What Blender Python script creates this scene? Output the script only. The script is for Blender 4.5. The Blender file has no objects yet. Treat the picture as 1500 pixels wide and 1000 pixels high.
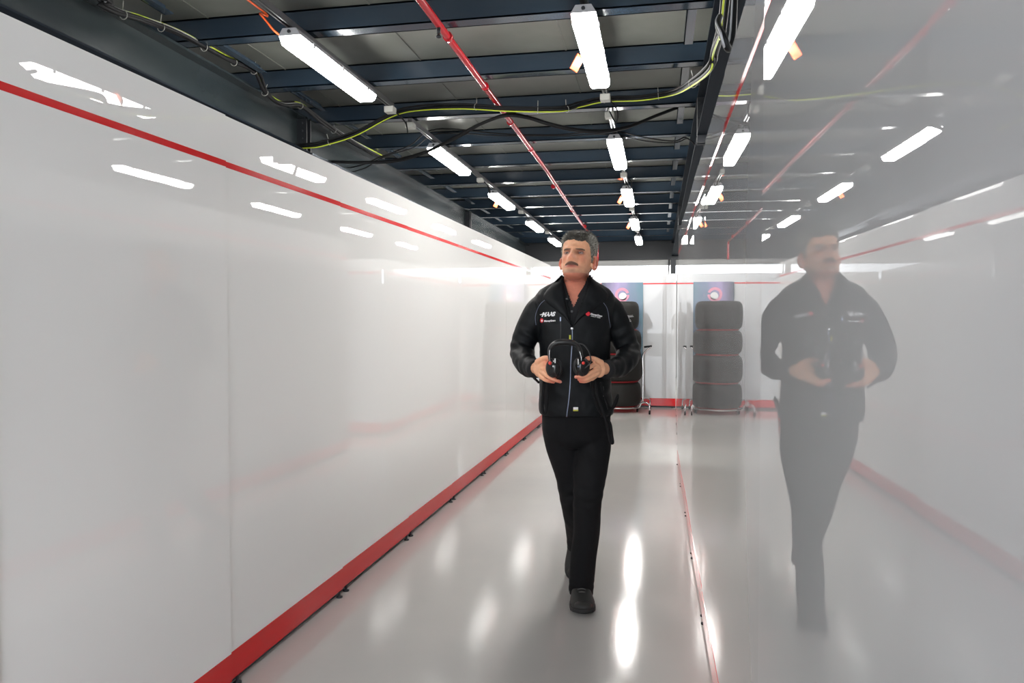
import bpy, bmesh, math, random
from mathutils import Vector, Matrix, noise
from mathutils.bvhtree import BVHTree

# ------------------------------------------------------------------ camera, sky, exposure
scene = bpy.context.scene
C = scene.collection
cam_data = bpy.data.cameras.new('camera')
cam = bpy.data.objects.new('camera', cam_data)
C.objects.link(cam)
cam_data.sensor_width = 36.0
cam_data.lens = 1100.0 / 1500.0 * 36.0
cam_data.clip_start = 0.02
cam_data.clip_end = 200
YAW = math.radians(11.004)
cam.location = (0, 0, 1.4)
cam.rotation_euler = (math.radians(90 - 1.718), 0, YAW)
scene.camera = cam

world = bpy.data.worlds.new('sky')
scene.world = world
world.use_nodes = True
wn = world.node_tree.nodes
wb = wn['Background']
wb.inputs[0].default_value = (0.90, 0.95, 1.0, 1)
wb.inputs[1].default_value = 7.0

scene.view_settings.view_transform = 'Standard'
scene.view_settings.look = 'None'
scene.view_settings.gamma = 1.0
scene.view_settings.use_curve_mapping = False
scene.view_settings.exposure = 0.0
LAMP = 50.0            # strength of the glowing diffusers

random.seed(7)

# ------------------------------------------------------------------ materials
def mat(name, col, rough=0.5, metal=0.0, bump=None, emis=None, coat=0.0, spec=0.5, mottling=None, ior=1.5, sheen=0.0):
    m = bpy.data.materials.new(name)
    m.use_nodes = True
    nt = m.node_tree
    b = nt.nodes['Principled BSDF']
    b.inputs['Base Color'].default_value = (*col, 1)
    b.inputs['Roughness'].default_value = rough
    b.inputs['Metallic'].default_value = metal
    b.inputs['IOR'].default_value = ior
    b.inputs['Specular IOR Level'].default_value = spec
    if coat:
        b.inputs['Coat Weight'].default_value = coat
        b.inputs['Coat Roughness'].default_value = 0.02
    if sheen:
        b.inputs['Sheen Weight'].default_value = sheen
        b.inputs['Sheen Roughness'].default_value = 0.5
    if emis:
        b.inputs['Emission Color'].default_value = (*emis[0], 1)
        b.inputs['Emission Strength'].default_value = emis[1]
    tc = nt.nodes.new('ShaderNodeTexCoord')
    if bump:
        layers = bump if isinstance(bump, list) else [bump]
        prev = None
        for sc, strength, dist in layers:
            n = nt.nodes.new('ShaderNodeTexNoise')
            n.inputs['Scale'].default_value = sc if not isinstance(sc, tuple) else 1.0
            n.inputs['Detail'].default_value = 2.0
            if isinstance(sc, tuple):
                mp = nt.nodes.new('ShaderNodeMapping')
                mp.inputs['Scale'].default_value = sc
                nt.links.new(tc.outputs['Object'], mp.inputs['Vector'])
                nt.links.new(mp.outputs['Vector'], n.inputs['Vector'])
            else:
                nt.links.new(tc.outputs['Object'], n.inputs['Vector'])
            bp = nt.nodes.new('ShaderNodeBump')
            bp.inputs['Strength'].default_value = strength
            bp.inputs['Distance'].default_value = dist
            nt.links.new(n.outputs['Fac'], bp.inputs['Height'])
            if prev:
                nt.links.new(prev.outputs['Normal'], bp.inputs['Normal'])
            prev = bp
        nt.links.new(prev.outputs['Normal'], b.inputs['Normal'])
    if mottling:
        sc, col2, lo, hi = mottling
        n = nt.nodes.new('ShaderNodeTexNoise')
        n.inputs['Scale'].default_value = sc
        n.inputs['Detail'].default_value = 5.0
        nt.links.new(tc.outputs['Object'], n.inputs['Vector'])
        r = nt.nodes.new('ShaderNodeValToRGB')
        r.color_ramp.elements[0].position = lo
        r.color_ramp.elements[0].color = (*col, 1)
        r.color_ramp.elements[1].position = hi
        r.color_ramp.elements[1].color = (*col2, 1)
        nt.links.new(n.outputs['Fac'], r.inputs['Fac'])
        nt.links.new(r.outputs['Color'], b.inputs['Base Color'])
    return m

M = {}
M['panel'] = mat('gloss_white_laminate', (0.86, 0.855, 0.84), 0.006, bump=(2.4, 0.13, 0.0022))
M['panel_r'] = mat('gloss_white_laminate_shaded', (0.37, 0.37, 0.375), 0.008, bump=(1.5, 0.06, 0.0012))  # right wall laminate, base colour darkened in place of its dimmer light
M['red'] = mat('gloss_red_vinyl', (0.66, 0.005, 0.008), 0.10, spec=0.35)
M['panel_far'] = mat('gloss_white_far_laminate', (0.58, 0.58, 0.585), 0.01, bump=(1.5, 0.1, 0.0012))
M['floor'] = mat('pale_grey_epoxy', (0.56, 0.54, 0.515), 0.09, bump=[(14, 0.08, 0.003), (120, 0.22, 0.0009)], ior=1.55,
                 mottling=(1.3, (0.52, 0.505, 0.485), 0.35, 0.7))
M['deck'] = mat('dark_grey_deck', (0.10, 0.103, 0.092), 0.34, mottling=(0.9, (0.18, 0.185, 0.165), 0.4, 0.65))
M['joist'] = mat('slate_blue_paint', (0.020, 0.034, 0.052), 0.15, ior=1.55, bump=(9, 0.1, 0.004))
M['girder'] = mat('grey_green_paint', (0.022, 0.031, 0.036), 0.26, ior=1.55, mottling=(2, (0.030, 0.041, 0.043), 0.35, 0.7))
M['galv'] = mat('galvanised_flange', (0.30, 0.33, 0.38), 0.18, metal=0.9)
M['dark_steel'] = mat('dark_steel', (0.012, 0.014, 0.018), 0.45)
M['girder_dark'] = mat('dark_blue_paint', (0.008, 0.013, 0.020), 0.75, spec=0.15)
M['rail'] = mat('zinc_rail', (0.28, 0.28, 0.29), 0.35, metal=0.8)
M['zinc'] = mat('bright_zinc', (0.6, 0.6, 0.6), 0.3, metal=1.0)
M['chrome'] = mat('chrome', (0.75, 0.75, 0.76), 0.1, metal=1.0)
M['housing'] = mat('light_grey_housing', (0.42, 0.42, 0.44), 0.4)
M['glow'] = mat('glowing_diffuser', (0.9, 0.9, 0.88), 0.3, emis=((1.0, 0.985, 0.95), LAMP))
M['red_pipe'] = mat('red_pipe_paint', (0.45, 0.012, 0.02), 0.16)
M['black_rubber'] = mat('black_rubber', (0.006, 0.006, 0.007), 0.6, spec=0.25)
M['yellow_green'] = mat('yellow_green_wire', (0.50, 0.60, 0.03), 0.4)
M['white_wire'] = mat('white_wire', (0.35, 0.35, 0.37), 0.5)
M['orange'] = mat('orange_plastic', (0.75, 0.10, 0.015), 0.4)
M['orange_tag'] = mat('orange_tag', (0.9, 0.12, 0.03), 0.5)
M['tie'] = mat('pale_cable_tie', (0.32, 0.32, 0.29), 0.5)
M['box'] = mat('pale_junction_box', (0.5, 0.5, 0.46), 0.5)
M['tyre'] = mat('tyre_blanket', (0.014, 0.0135, 0.012), 0.6, bump=(60, 0.3, 0.002), spec=0.3)
M['tyre_red'] = mat('tyre_red_trim', (0.28, 0.008, 0.012), 0.5)
M['white_print'] = mat('white_print', (0.85, 0.85, 0.86), 0.6)
M['red_print'] = mat('red_print', (0.7, 0.02, 0.04), 0.6)
M['pink_print'] = mat('pink_print', (0.80, 0.34, 0.46), 0.35)
M['cable_sleeve'] = mat('woven_cable_sleeve', (0.009, 0.009, 0.010), 0.8, spec=0.2)
M['jacket'] = mat('black_softshell', (0.0045, 0.0056, 0.007), 0.55, bump=[(9, 0.5, 0.03), (700, 0.2, 0.0006)], spec=0.22)
M['shirt'] = mat('black_shirt', (0.006, 0.006, 0.008), 0.8)
M['trouser'] = mat('black_denim', (0.006, 0.006, 0.007), 0.8, spec=0.2, bump=[((10, 10, 4), 0.35, 0.03), (900, 0.3, 0.0008)])
M['piping'] = mat('grey_blue_piping', (0.13, 0.15, 0.22), 0.4)
M['zip'] = mat('zip_metal', (0.30, 0.34, 0.46), 0.3, metal=0.7)
M['yellow'] = mat('yellow_fabric', (0.55, 0.55, 0.05), 0.6)
M['shoe'] = mat('charcoal_shoe', (0.020, 0.020, 0.019), 0.6, bump=(400, 0.3, 0.001))
M['shoe_grey'] = mat('grey_shoe_trim', (0.13, 0.13, 0.125), 0.6)
M['sole'] = mat('dark_sole', (0.014, 0.014, 0.014), 0.7)
M['cup'] = mat('black_gloss_plastic', (0.008, 0.008, 0.009), 0.14)
M['band'] = mat('black_leatherette', (0.02, 0.02, 0.021), 0.33)
M['cushion'] = mat('ear_cushion', (0.012, 0.012, 0.014), 0.5)
M['red_button'] = mat('red_button', (0.75, 0.04, 0.03), 0.35)
M['tache'] = mat('moustache_hair', (0.15, 0.080, 0.055), 0.8, bump=(260, 0.8, 0.003))
M['outer'] = mat('outer_wall_grey', (0.42, 0.42, 0.42), 0.6)
M['ground'] = mat('concrete_apron', (0.42, 0.42, 0.40), 0.85, mottling=(0.5, (0.36, 0.36, 0.35), 0.4, 0.6))
M['lintel'] = mat('pale_grey_lintel', (0.42, 0.42, 0.41), 0.5)

def skin_mat():
    m = bpy.data.materials.new('skin')
    m.use_nodes = True
    nt = m.node_tree
    b = nt.nodes['Principled BSDF']
    a = nt.nodes.new('ShaderNodeVertexColor'); a.layer_name = 'tone'
    tc = nt.nodes.new('ShaderNodeTexCoord')
    n = nt.nodes.new('ShaderNodeTexNoise'); n.inputs['Scale'].default_value = 60; n.inputs['Detail'].default_value = 4
    nt.links.new(tc.outputs['Object'], n.inputs['Vector'])
    r = nt.nodes.new('ShaderNodeValToRGB')
    r.color_ramp.elements[0].position = .3; r.color_ramp.elements[0].color = (.88, .86, .85, 1)
    r.color_ramp.elements[1].position = .7; r.color_ramp.elements[1].color = (1, 1, 1, 1)
    mx = nt.nodes.new('ShaderNodeMix'); mx.data_type = 'RGBA'; mx.blend_type = 'MULTIPLY'; mx.inputs[0].default_value = 1
    nt.links.new(n.outputs['Fac'], r.inputs['Fac'])
    nt.links.new(a.outputs['Color'], mx.inputs[6]); nt.links.new(r.outputs['Color'], mx.inputs[7])
    nt.links.new(mx.outputs[2], b.inputs['Base Color'])
    b.inputs['Roughness'].default_value = 0.45
    b.inputs['Subsurface Weight'].default_value = 0.05
    b.inputs['Subsurface Radius'].default_value = (0.01, 0.004, 0.002)
    b.inputs['Subsurface Scale'].default_value = 1.0
    bp = nt.nodes.new('ShaderNodeBump'); bp.inputs['Strength'].default_value = .25; bp.inputs['Distance'].default_value = .001
    nt.links.new(n.outputs['Fac'], bp.inputs['Height']); nt.links.new(bp.outputs['Normal'], b.inputs['Normal'])
    return m
M['skin'] = skin_mat()

def hair_mat():
    m = bpy.data.materials.new('grey_hair')
    m.use_nodes = True
    nt = m.node_tree
    b = nt.nodes['Principled BSDF']
    a = nt.nodes.new('ShaderNodeVertexColor'); a.layer_name = 'tone'
    nt.links.new(a.outputs['Color'], b.inputs['Base Color'])
    b.inputs['Roughness'].default_value = 0.5
    return m
M['hair'] = hair_mat()

def poster_mat():
    m = bpy.data.materials.new('poster_print')
    m.use_nodes = True
    nt = m.node_tree
    b = nt.nodes['Principled BSDF']
    tc = nt.nodes.new('ShaderNodeTexCoord')
    sx = nt.nodes.new('ShaderNodeSeparateXYZ')
    nt.links.new(tc.outputs['Generated'], sx.inputs[0])
    r = nt.nodes.new('ShaderNodeValToRGB')
    e = r.color_ramp.elements
    e[0].position = 0; e[0].color = (.03, .04, .07, 1)
    e[1].position = 1; e[1].color = (.10, .20, .26, 1)
    x = e.new(.42); x.color = (.36, .28, .50, 1)
    x = e.new(.62); x.color = (.20, .22, .36, 1)
    n = nt.nodes.new('ShaderNodeTexNoise'); n.inputs['Scale'].default_value = 3.0
    ad = nt.nodes.new('ShaderNodeMath'); ad.operation = 'MULTIPLY_ADD'; ad.inputs[1].default_value = .5
    nt.links.new(tc.outputs['Generated'], n.inputs['Vector'])
    nt.links.new(n.outputs['Fac'], ad.inputs[0]); 
    sb = nt.nodes.new('ShaderNodeMath'); sb.operation = 'SUBTRACT'; sb.inputs[1].default_value = .25
    nt.links.new(sx.outputs['X'], sb.inputs[0]); nt.links.new(sb.outputs[0], ad.inputs[2])
    nt.links.new(ad.outputs[0], r.inputs['Fac'])
    nt.links.new(r.outputs['Color'], b.inputs['Base Color'])
    b.inputs['Roughness'].default_value = .2
    return m
M['poster'] = poster_mat()

# ------------------------------------------------------------------ helpers
def obj(name, bm, m, parent=None, smooth=False, loc=None):
    me = bpy.data.meshes.new(name)
    bm.normal_update()
    bm.to_mesh(me); bm.free()
    for k in (m if isinstance(m, list) else [m]):
        me.materials.append(k)
    if smooth:
        for p in me.polygons: p.use_smooth = True
    o = bpy.data.objects.new(name, me)
    C.objects.link(o)
    if parent: o.parent = parent
    if loc: o.location = loc
    return o

def empty(name, loc=(0, 0, 0), rz=0.0, parent=None):
    o = bpy.data.objects.new(name, None)
    C.objects.link(o)
    o.location = loc
    o.rotation_euler = (0, 0, rz)
    o.empty_display_size = 0.1
    if parent: o.parent = parent
    return o

def tag(o, label, cat, group=None):
    o['label'] = label
    o['category'] = cat
    if group: o['group'] = group
    return o

def struct(o):
    o['kind'] = 'structure'
    return o

def copy_tree(o, parent=None):
    c = o.copy()
    C.objects.link(c)
    if parent: c.parent = parent
    for ch in list(o.children):
        copy_tree(ch, c)
    return c

def box(bm, x0, x1, y0, y1, z0, z1, bevel=0.0, mi=0, rot=None):
    vs = [bm.verts.new((x, y, z)) for z in (z0, z1) for y in (y0, y1) for x in (x0, x1)]
    fs = []
    for q in ((0, 2, 3, 1), (4, 5, 7, 6), (0, 1, 5, 4), (2, 6, 7, 3), (0, 4, 6, 2), (1, 3, 7, 5)):
        fc = bm.faces.new([vs[i] for i in q]); fc.material_index = mi; fs.append(fc)
    if rot is not None:
        for v in vs: v.co = rot @ v.co
    if bevel:
        es = list({e for fc in fs for e in fc.edges})
        bmesh.ops.bevel(bm, geom=es, offset=bevel, segments=2, affect='EDGES', profile=0.6)
    return bm

def B(*a, **k):
    return box(bmesh.new(), *a, **k)

def frames(pts):
    out = []
    n = len(pts)
    up = None
    for i in range(n):
        t = (pts[min(i + 1, n - 1)] - pts[max(i - 1, 0)])
        t = t.normalized() if t.length > 1e-9 else Vector((0, 0, 1))
        if up is None:
            up = Vector((0, 0, 1)) if abs(t.z) < 0.9 else Vector((0, -1, 0))
        a = t.cross(up)
        if a.length < 1e-6: a = t.cross(Vector((1, 0, 0)))
        a.normalize()
        b = a.cross(t).normalized()
        up = b
        out.append((t, a, b))
    return out

def spline(pts, sub=6):
    P_ = [Vector(p) for p in pts]
    if len(P_) < 3: return P_
    out = []
    for i in range(len(P_) - 1):
        p0 = P_[max(i - 1, 0)]; p1 = P_[i]; p2 = P_[i + 1]; p3 = P_[min(i + 2, len(P_) - 1)]
        for k in range(sub):
            t = k / sub
            out.append(0.5 * ((2 * p1) + (p2 - p0) * t + (2 * p0 - 5 * p1 + 4 * p2 - p3) * t * t + (3 * p1 - p0 - 3 * p2 + p3) * t ** 3))
    out.append(P_[-1])
    return out

def lerp_list(vals, n):
    out = []
    for i in range(n):
        t = i / (n - 1) * (len(vals) - 1)
        k = min(int(t), len(vals) - 2)
        out.append(vals[k] + (vals[k + 1] - vals[k]) * (t - k))
    return out

def tube(bm, pts, r, seg=8, sub=0, caps=True, flat=None, mi=0):
    """swept tube; r number or list of radii; flat scales the second axis"""
    p = spline(pts, sub) if sub else [Vector(q) for q in pts]
    rr = lerp_list(r, len(p)) if isinstance(r, (list, tuple)) else [r] * len(p)
    fr = frames(p)
    rings = []
    for i, (t, a, b) in enumerate(fr):
        ring = []
        for k in range(seg):
            an = 2 * math.pi * k / seg
            ring.append(bm.verts.new(p[i] + a * math.cos(an) * rr[i] + b * math.sin(an) * rr[i] * (flat or 1)))
        rings.append(ring)
    for i in range(len(rings) - 1):
        for k in range(seg):
            f_ = bm.faces.new((rings[i][k], rings[i][(k + 1) % seg], rings[i + 1][(k + 1) % seg], rings[i + 1][k]))
            f_.material_index = mi; f_.smooth = True
    if caps:
        f_ = bm.faces.new(rings[0][::-1]); f_.material_index = mi
        f_ = bm.faces.new(rings[-1]); f_.material_index = mi
    return bm

def T(*a, **k):
    return tube(bmesh.new(), *a, **k)

def lathe(bm, prof, seg=32, axis='z', centre=(0, 0, 0), mi=0):
    """prof: list of (r, h)"""
    rings = []
    c = Vector(centre)
    for r, h in prof:
        ring = []
        for k in range(seg):
            an = 2 * math.pi * k / seg
            u, v = r * math.cos(an), r * math.sin(an)
            if axis == 'z': q = Vector((u, v, h))
            elif axis == 'x': q = Vector((h, u, v))
            else: q = Vector((u, h, v))
            ring.append(bm.verts.new(c + q))
        rings.append(ring)
    for i in range(len(rings) - 1):
        for k in range(seg):
            f_ = bm.faces.new((rings[i][k], rings[i][(k + 1) % seg], rings[i + 1][(k + 1) % seg], rings[i + 1][k]))
            f_.material_index = mi; f_.smooth = True
    bm.faces.new(rings[0][::-1]).material_index = mi
    bm.faces.new(rings[-1]).material_index = mi
    bmesh.ops.recalc_face_normals(bm, faces=bm.faces[:])
    return bm

def ellipsoid(bm, c, r, rot=None, seg=20, rings=12):
    m = Matrix.Translation(c)
    if rot is not None: m = m @ rot
    m = m @ Matrix.Diagonal((r[0], r[1], r[2], 1))
    bmesh.ops.create_uvsphere(bm, u_segments=seg, v_segments=rings, radius=1, matrix=m)
    return bm

def capsule_chain(bm, pts, radii, seg=14, flat=None, sub=4):
    """closed tapered limb with rounded ends"""
    p = spline(pts, sub) if len(pts) > 2 else [Vector(q) for q in pts]
    rr = lerp_list(list(radii), len(p))
    d0 = (p[0] - p[1]).normalized(); d1 = (p[-1] - p[-2]).normalized()
    pp, r2 = [], []
    for k in (0, 1, 2):
        an = math.pi / 2 * (1 - (k + .15) / 3.15)
        pp.append(p[0] + d0 * rr[0] * math.sin(an)); r2.append(rr[0] * math.cos(an))
    pp += p; r2 += rr
    for k in (2, 1, 0):
        an = math.pi / 2 * (1 - (k + .15) / 3.15)
        pp.append(p[-1] + d1 * rr[-1] * math.sin(an)); r2.append(rr[-1] * math.cos(an))
    fr = frames(pp)
    rings = []
    for i, (t, a, b) in enumerate(fr):
        rings.append([bm.verts.new(pp[i] + a * math.cos(2 * math.pi * k / seg) * r2[i] + b * math.sin(2 * math.pi * k / seg) * r2[i] * (flat or 1)) for k in range(seg)])
    for i in range(len(rings) - 1):
        for k in range(seg):
            bm.faces.new((rings[i][k], rings[i][(k + 1) % seg], rings[i + 1][(k + 1) % seg], rings[i + 1][k]))
    bm.faces.new(rings[0][::-1]); bm.faces.new(rings[-1])
    return bm

def superring(cx, cy, z, a, b, n=2.4, seg=40, b2=None):
    """closed cross-section: half width a, front depth b, back depth b2"""
    out = []
    for k in range(seg):
        an = 2 * math.pi * k / seg
        c_, s_ = math.cos(an), math.sin(an)
        x = a * math.copysign(abs(c_) ** (2 / n), c_)
        bb = b if s_ < 0 else (b2 or b)
        y = bb * math.copysign(abs(s_) ** (2 / n), s_)
        out.append(Vector((cx + x, cy + y, z)))
    return out

def loft(bm, rings, caps=True, mi=0):
    rr = [[bm.verts.new(p) for p in r] for r in rings]
    n = len(rr[0])
    for i in range(len(rr) - 1):
        for k in range(n):
            f_ = bm.faces.new((rr[i][k], rr[i][(k + 1) % n], rr[i + 1][(k + 1) % n], rr[i + 1][k]))
            f_.smooth = True; f_.material_index = mi
    if caps:
        bm.faces.new(rr[0][::-1]); bm.faces.new(rr[-1])
    bmesh.ops.recalc_face_normals(bm, faces=bm.faces[:])
    return bm

def remesh(bm, voxel, smooth=2, factor=0.5):
    """fuse overlapping closed pieces into one continuous surface"""
    me = bpy.data.meshes.new('tmp'); bm.to_mesh(me); bm.free()
    o = bpy.data.objects.new('tmp', me); C.objects.link(o)
    r = o.modifiers.new('r', 'REMESH'); r.mode = 'VOXEL'; r.voxel_size = voxel; r.adaptivity = 0
    if smooth:
        s = o.modifiers.new('s', 'SMOOTH'); s.iterations = smooth; s.factor = factor
    dg = bpy.context.evaluated_depsgraph_get()
    dg.update()
    ev = o.evaluated_get(dg)
    m2 = bpy.data.meshes.new_from_object(ev)
    bm2 = bmesh.new(); bm2.from_mesh(m2)
    bpy.data.objects.remove(o); bpy.data.meshes.remove(me); bpy.data.meshes.remove(m2)
    return bm2

def text_bm(s, size, shear=0.0, offset=0.0, extrude=0.0, align='LEFT', space=1.0):
    cu = bpy.data.curves.new('t', 'FONT')
    cu.body = s; cu.size = size; cu.shear = shear; cu.offset = offset; cu.extrude = extrude
    cu.align_x = align; cu.space_character = space; cu.resolution_u = 3
    o = bpy.data.objects.new('t', cu); C.objects.link(o)
    dg = bpy.context.evaluated_depsgraph_get(); dg.update()
    me = bpy.data.meshes.new_from_object(o.evaluated_get(dg))
    b = bmesh.new(); b.from_mesh(me)
    bpy.data.objects.remove(o); bpy.data.curves.remove(cu); bpy.data.meshes.remove(me)
    return b

# ------------------------------------------------------------------ building shell
struct(obj('floor', B(-9, 5.5, -4.5, 19.5, -0.2, 0.0), M['floor']))
struct(obj('ground', B(-60, 60, -60, 80, -0.5, -0.21), M['ground']))
struct(obj('wall_far_left', B(-9.2, -9.0, -4.5, 19.0, 0, 3.45), M['outer']))
struct(obj('wall_far_right', B(5.5, 5.7, -4.5, 19.0, 0, 3.45), M['outer']))

struct(obj('wall_end', B(-9, 5.5, 18.9, 19.0, 0, 2.35), M['outer']))

ceiling = struct(empty('ceiling', (-1.5, 7, 3.25)))
def cpart(name, bm, m, parent=ceiling, smooth=False):
    o = obj(name, bm, m, parent, smooth)
    o.matrix_parent_inverse = Matrix.Identity(4)
    off = Vector((-1.5, 7, 3.25)) if parent is ceiling else Vector((0, 0, 0))
    o.data.transform(Matrix.Translation(-off))
    return o
bm = B(-9.1, 5.6, -2.3, 19.0, 3.40, 3.50)
for i in range(13):                                   # lap seams of the deck sheets
    x = -8.6 + i * 1.13
    box(bm, x, x + 0.012, -2.3, 19.0, 3.394, 3.402)
cpart('deck', bm, M['deck'])
JY = [-1.1, 0.05, 1.2, 2.32, 3.45, 4.57, 5.62, 6.68, 7.78, 8.93, 10.05, 11.18, 12.3, 13.4, 14.5, 15.75, 16.95, 18.1]
for y in JY:                                          # rolled C-shaped joists across the bay
    bm = B(-8.9, 5.4, y, y + 0.012, 3.252, 3.398)
    box(bm, -8.9, 5.4, y, y + 0.105, 3.25, 3.262)
    box(bm, -8.9, 5.4, y, y + 0.085, 3.388, 3.399)
    box(bm, -8.9, 5.4, y + 0.093, y + 0.105, 3.25, 3.275)
    j = cpart('joist', bm, M['joist'])
for gx, side in ((-3.28, 1), (0.40, -1)):             # two long girders
    for y0, y1 in ((-2.2, 0.37), (0.41, 6.47), (6.51, 12.57), (12.61, 18.6)):
        gl = gx + side * 0.02
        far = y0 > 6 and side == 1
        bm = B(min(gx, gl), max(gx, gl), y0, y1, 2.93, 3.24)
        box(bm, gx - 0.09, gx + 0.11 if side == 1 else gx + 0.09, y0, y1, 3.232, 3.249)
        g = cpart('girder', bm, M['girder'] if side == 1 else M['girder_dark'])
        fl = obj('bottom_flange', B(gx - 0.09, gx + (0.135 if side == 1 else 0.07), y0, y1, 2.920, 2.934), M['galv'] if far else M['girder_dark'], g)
        fl.data.transform(Matrix.Translation((1.5, -7, -3.25)))
    for yj in (0.39, 6.49, 12.59):                    # bolted end plates
        bm = B(gx - 0.09, gx + 0.11, yj - 0.05, yj - 0.03, 2.86, 3.25)
        box(bm, gx - 0.09, gx + 0.11, yj + 0.03, yj + 0.05, 2.86, 3.25)
        box(bm, gx - 0.09, gx + 0.02, yj - 0.03, yj + 0.03, 2.93, 3.24)
        for z in (2.98, 3.05, 3.12, 3.19):
            lathe(bm, [(0.012, -0.075), (0.012, 0.075)], 6, 'y', (gx + 0.07 * side, yj, z))
        cpart('splice_plate', bm, M['dark_steel'])
for k in range(4, 16):                                # short restraint angles by the girders
    for x in (-2.98, 0.16):
        ya, yb = JY[k] + 0.10, JY[k] + 0.10 + 0.62
        bm = B(x, x + 0.06, ya, yb, 3.262, 3.270)
        box(bm, x, x + 0.006, ya, yb, 3.262, 3.32)
        cpart('restraint_angle', bm, M['joist'])
bm = B(-9, 5.5, 18.62, 18.86, 2.86, 3.399)
box(bm, -9, 5.5, 18.52, 18.94, 2.84, 2.86)
cpart('end_header', bm, M['dark_steel'])
cpart('lintel_strip', B(-9, 5.5, 18.60, 18.72, 2.70, 2.839, bevel=0.01), M['lintel'])

for x, lab in ((-3.34, 'dark steel column at the far end under the left girder, near the pendent red pipe'),
               (0.35, 'dark steel column standing behind the far white wall under the right girder')):
    t = empty('steel_column', (x, 18.45, 0))
    bm = B(-0.06, 0.06, -0.06, -0.048, 0.012, 2.84)
    box(bm, -0.06, 0.06, 0.048, 0.06, 0.012, 2.84)
    box(bm, -0.006, 0.006, -0.048, 0.048, 0.012, 2.84)
    obj('shaft', bm, M['dark_steel'], t)
    obj('base_plate', B(-0.12, 0.12, -0.12, 0.12, 0, 0.012), M['dark_steel'], t)
    bm = T([(-0.10, 0, 2.83), (-0.11, 0, 2.45), (-0.07, 0, 2.3)], 0.02, 8)
    obj('bracket', bm, M['rail'], t)
    tag(t, lab, 'column')

# ------------------------------------------------------------------ glossy partition walls made of panels on levelling feet
def partition(name, seams, xfun, side, ztop, zred, m, tilts, feet=True):
    """panels along Y at x = xfun(y), face on the corridor side; side=+1: face looks to +x"""
    w = struct(empty(name, (xfun(seams[0]), seams[0], 0)))
    for i in range(len(seams) - 1):
        y0, y1 = seams[i], seams[i + 1]
        L = y1 - y0 - 0.003
        xa, xb = xfun(y0), xfun(y1)
        rz = -math.atan2(xb - xa, y1 - y0) + math.radians(tilts.get(i, 0.0))
        mid = Vector(((xa + xb) / 2, (y0 + y1) / 2, 0)) - w.location
        th = 0.028
        def bx(u0, u1, z0, z1, off=0.0):
            # u = depth away from the corridor face
            if side > 0: return B(-u1, -u0, -L / 2 + off, L / 2 - off, z0, z1)
            return B(u0, u1, -L / 2 + off, L / 2 - off, z0, z1)
        p = obj('panel', bx(0, th, 0.135, ztop), m, w)
        p.location = mid; p.rotation_euler = (0, 0, rz)
        obj('red_stripe', bx(-0.0008, 0.0002, zred - 0.011, zred + 0.011), M['red'], p)
        obj('red_kick_band', bx(-0.0012, th, 0.030, 0.1345), M['red'], p)
        obj('gap_shade_strip', bx(0.018, th + 0.01, 0.006, 0.0298), M['dark_steel'], p)  # dark strip closing the gap under the panel, standing in for its shadow
        if feet:
            for e in (-1, 1):
                u = side * 0.001 if side > 0 else 0.009
                bm = lathe(bmesh.new(), [(0.016, 0.0), (0.016, 0.006), (0.006, 0.010), (0.006, 0.0295)], 12, 'z', (u, e * (L / 2 - 0.045), 0))
                obj('levelling_foot', bm, M['dark_steel'], p)
    return w
LS = [-2.45 + k for k in range(14)]
xl = lambda y: -1.607 + 0.0105 * y
partition('wall_left', LS, xl, 1, 2.155, 1.975, M['panel'], {2: -0.4, 3: -0.45, 4: -0.45, 5: -0.4, 6: -0.3, 7: -0.2, 8: -0.1, 9: -0.1, 10: 0.1})
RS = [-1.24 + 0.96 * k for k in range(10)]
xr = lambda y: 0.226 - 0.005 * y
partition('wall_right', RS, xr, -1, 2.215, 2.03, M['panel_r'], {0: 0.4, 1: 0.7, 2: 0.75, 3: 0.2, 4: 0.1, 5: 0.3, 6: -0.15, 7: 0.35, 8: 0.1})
R2 = [8.5 + 0.86 * k for k in range(5)]
partition('wall_right_beyond_opening', R2, lambda y: 0.22 + 0.018 * (y - 8.5), -1, 2.12, 1.955, M['panel_far'], {1: 0.2})
def cross_wall(name, xs, y, ztop, zred, skip=()):
    w = struct(empty(name, (xs[0], y, 0)))
    for i in range(len(xs) - 1):
        L = xs[i + 1] - xs[i] - 0.003
        p = obj('panel', B(0, L, 0, 0.028, 0.15, ztop), M['panel_far'], w)
        p.location = (xs[i] - xs[0], 0, 0); p.rotation_euler = (0, 0, math.radians([0.15, -0.2, 0.1, -0.12, 0.2][i % 5]))
        if i not in skip:
            obj('red_stripe', B(0, L, -0.001, 0.0, zred - 0.011, zred + 0.011), M['red'], p)
        obj('red_kick_band', B(0, L, -0.0012, 0.028, 0.030, 0.1495), M['red'], p)
        obj('gap_shade_strip', B(0, L, 0.004, 0.035, 0.004, 0.0298), M['dark_steel'], p)  # dark filler that blocks light below the panel, in place of gap shadow
        for u in (0.05, L - 0.05):
            obj('levelling_foot', lathe(bmesh.new(), [(0.016, 0.0), (0.016, 0.006), (0.006, 0.010), (0.006, 0.018)], 12, 'z', (u, 0.018, 0)), M['dark_steel'], p)
    return w
cross_wall('wall_far', [-4.62 + 0.98 * k for k in range(6)] , 12.05, 2.11, 1.955)
cross_wall('wall_return', [0.26 + 0.98 * k for k in range(4)], 8.46, 2.12, 1.955)

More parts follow.
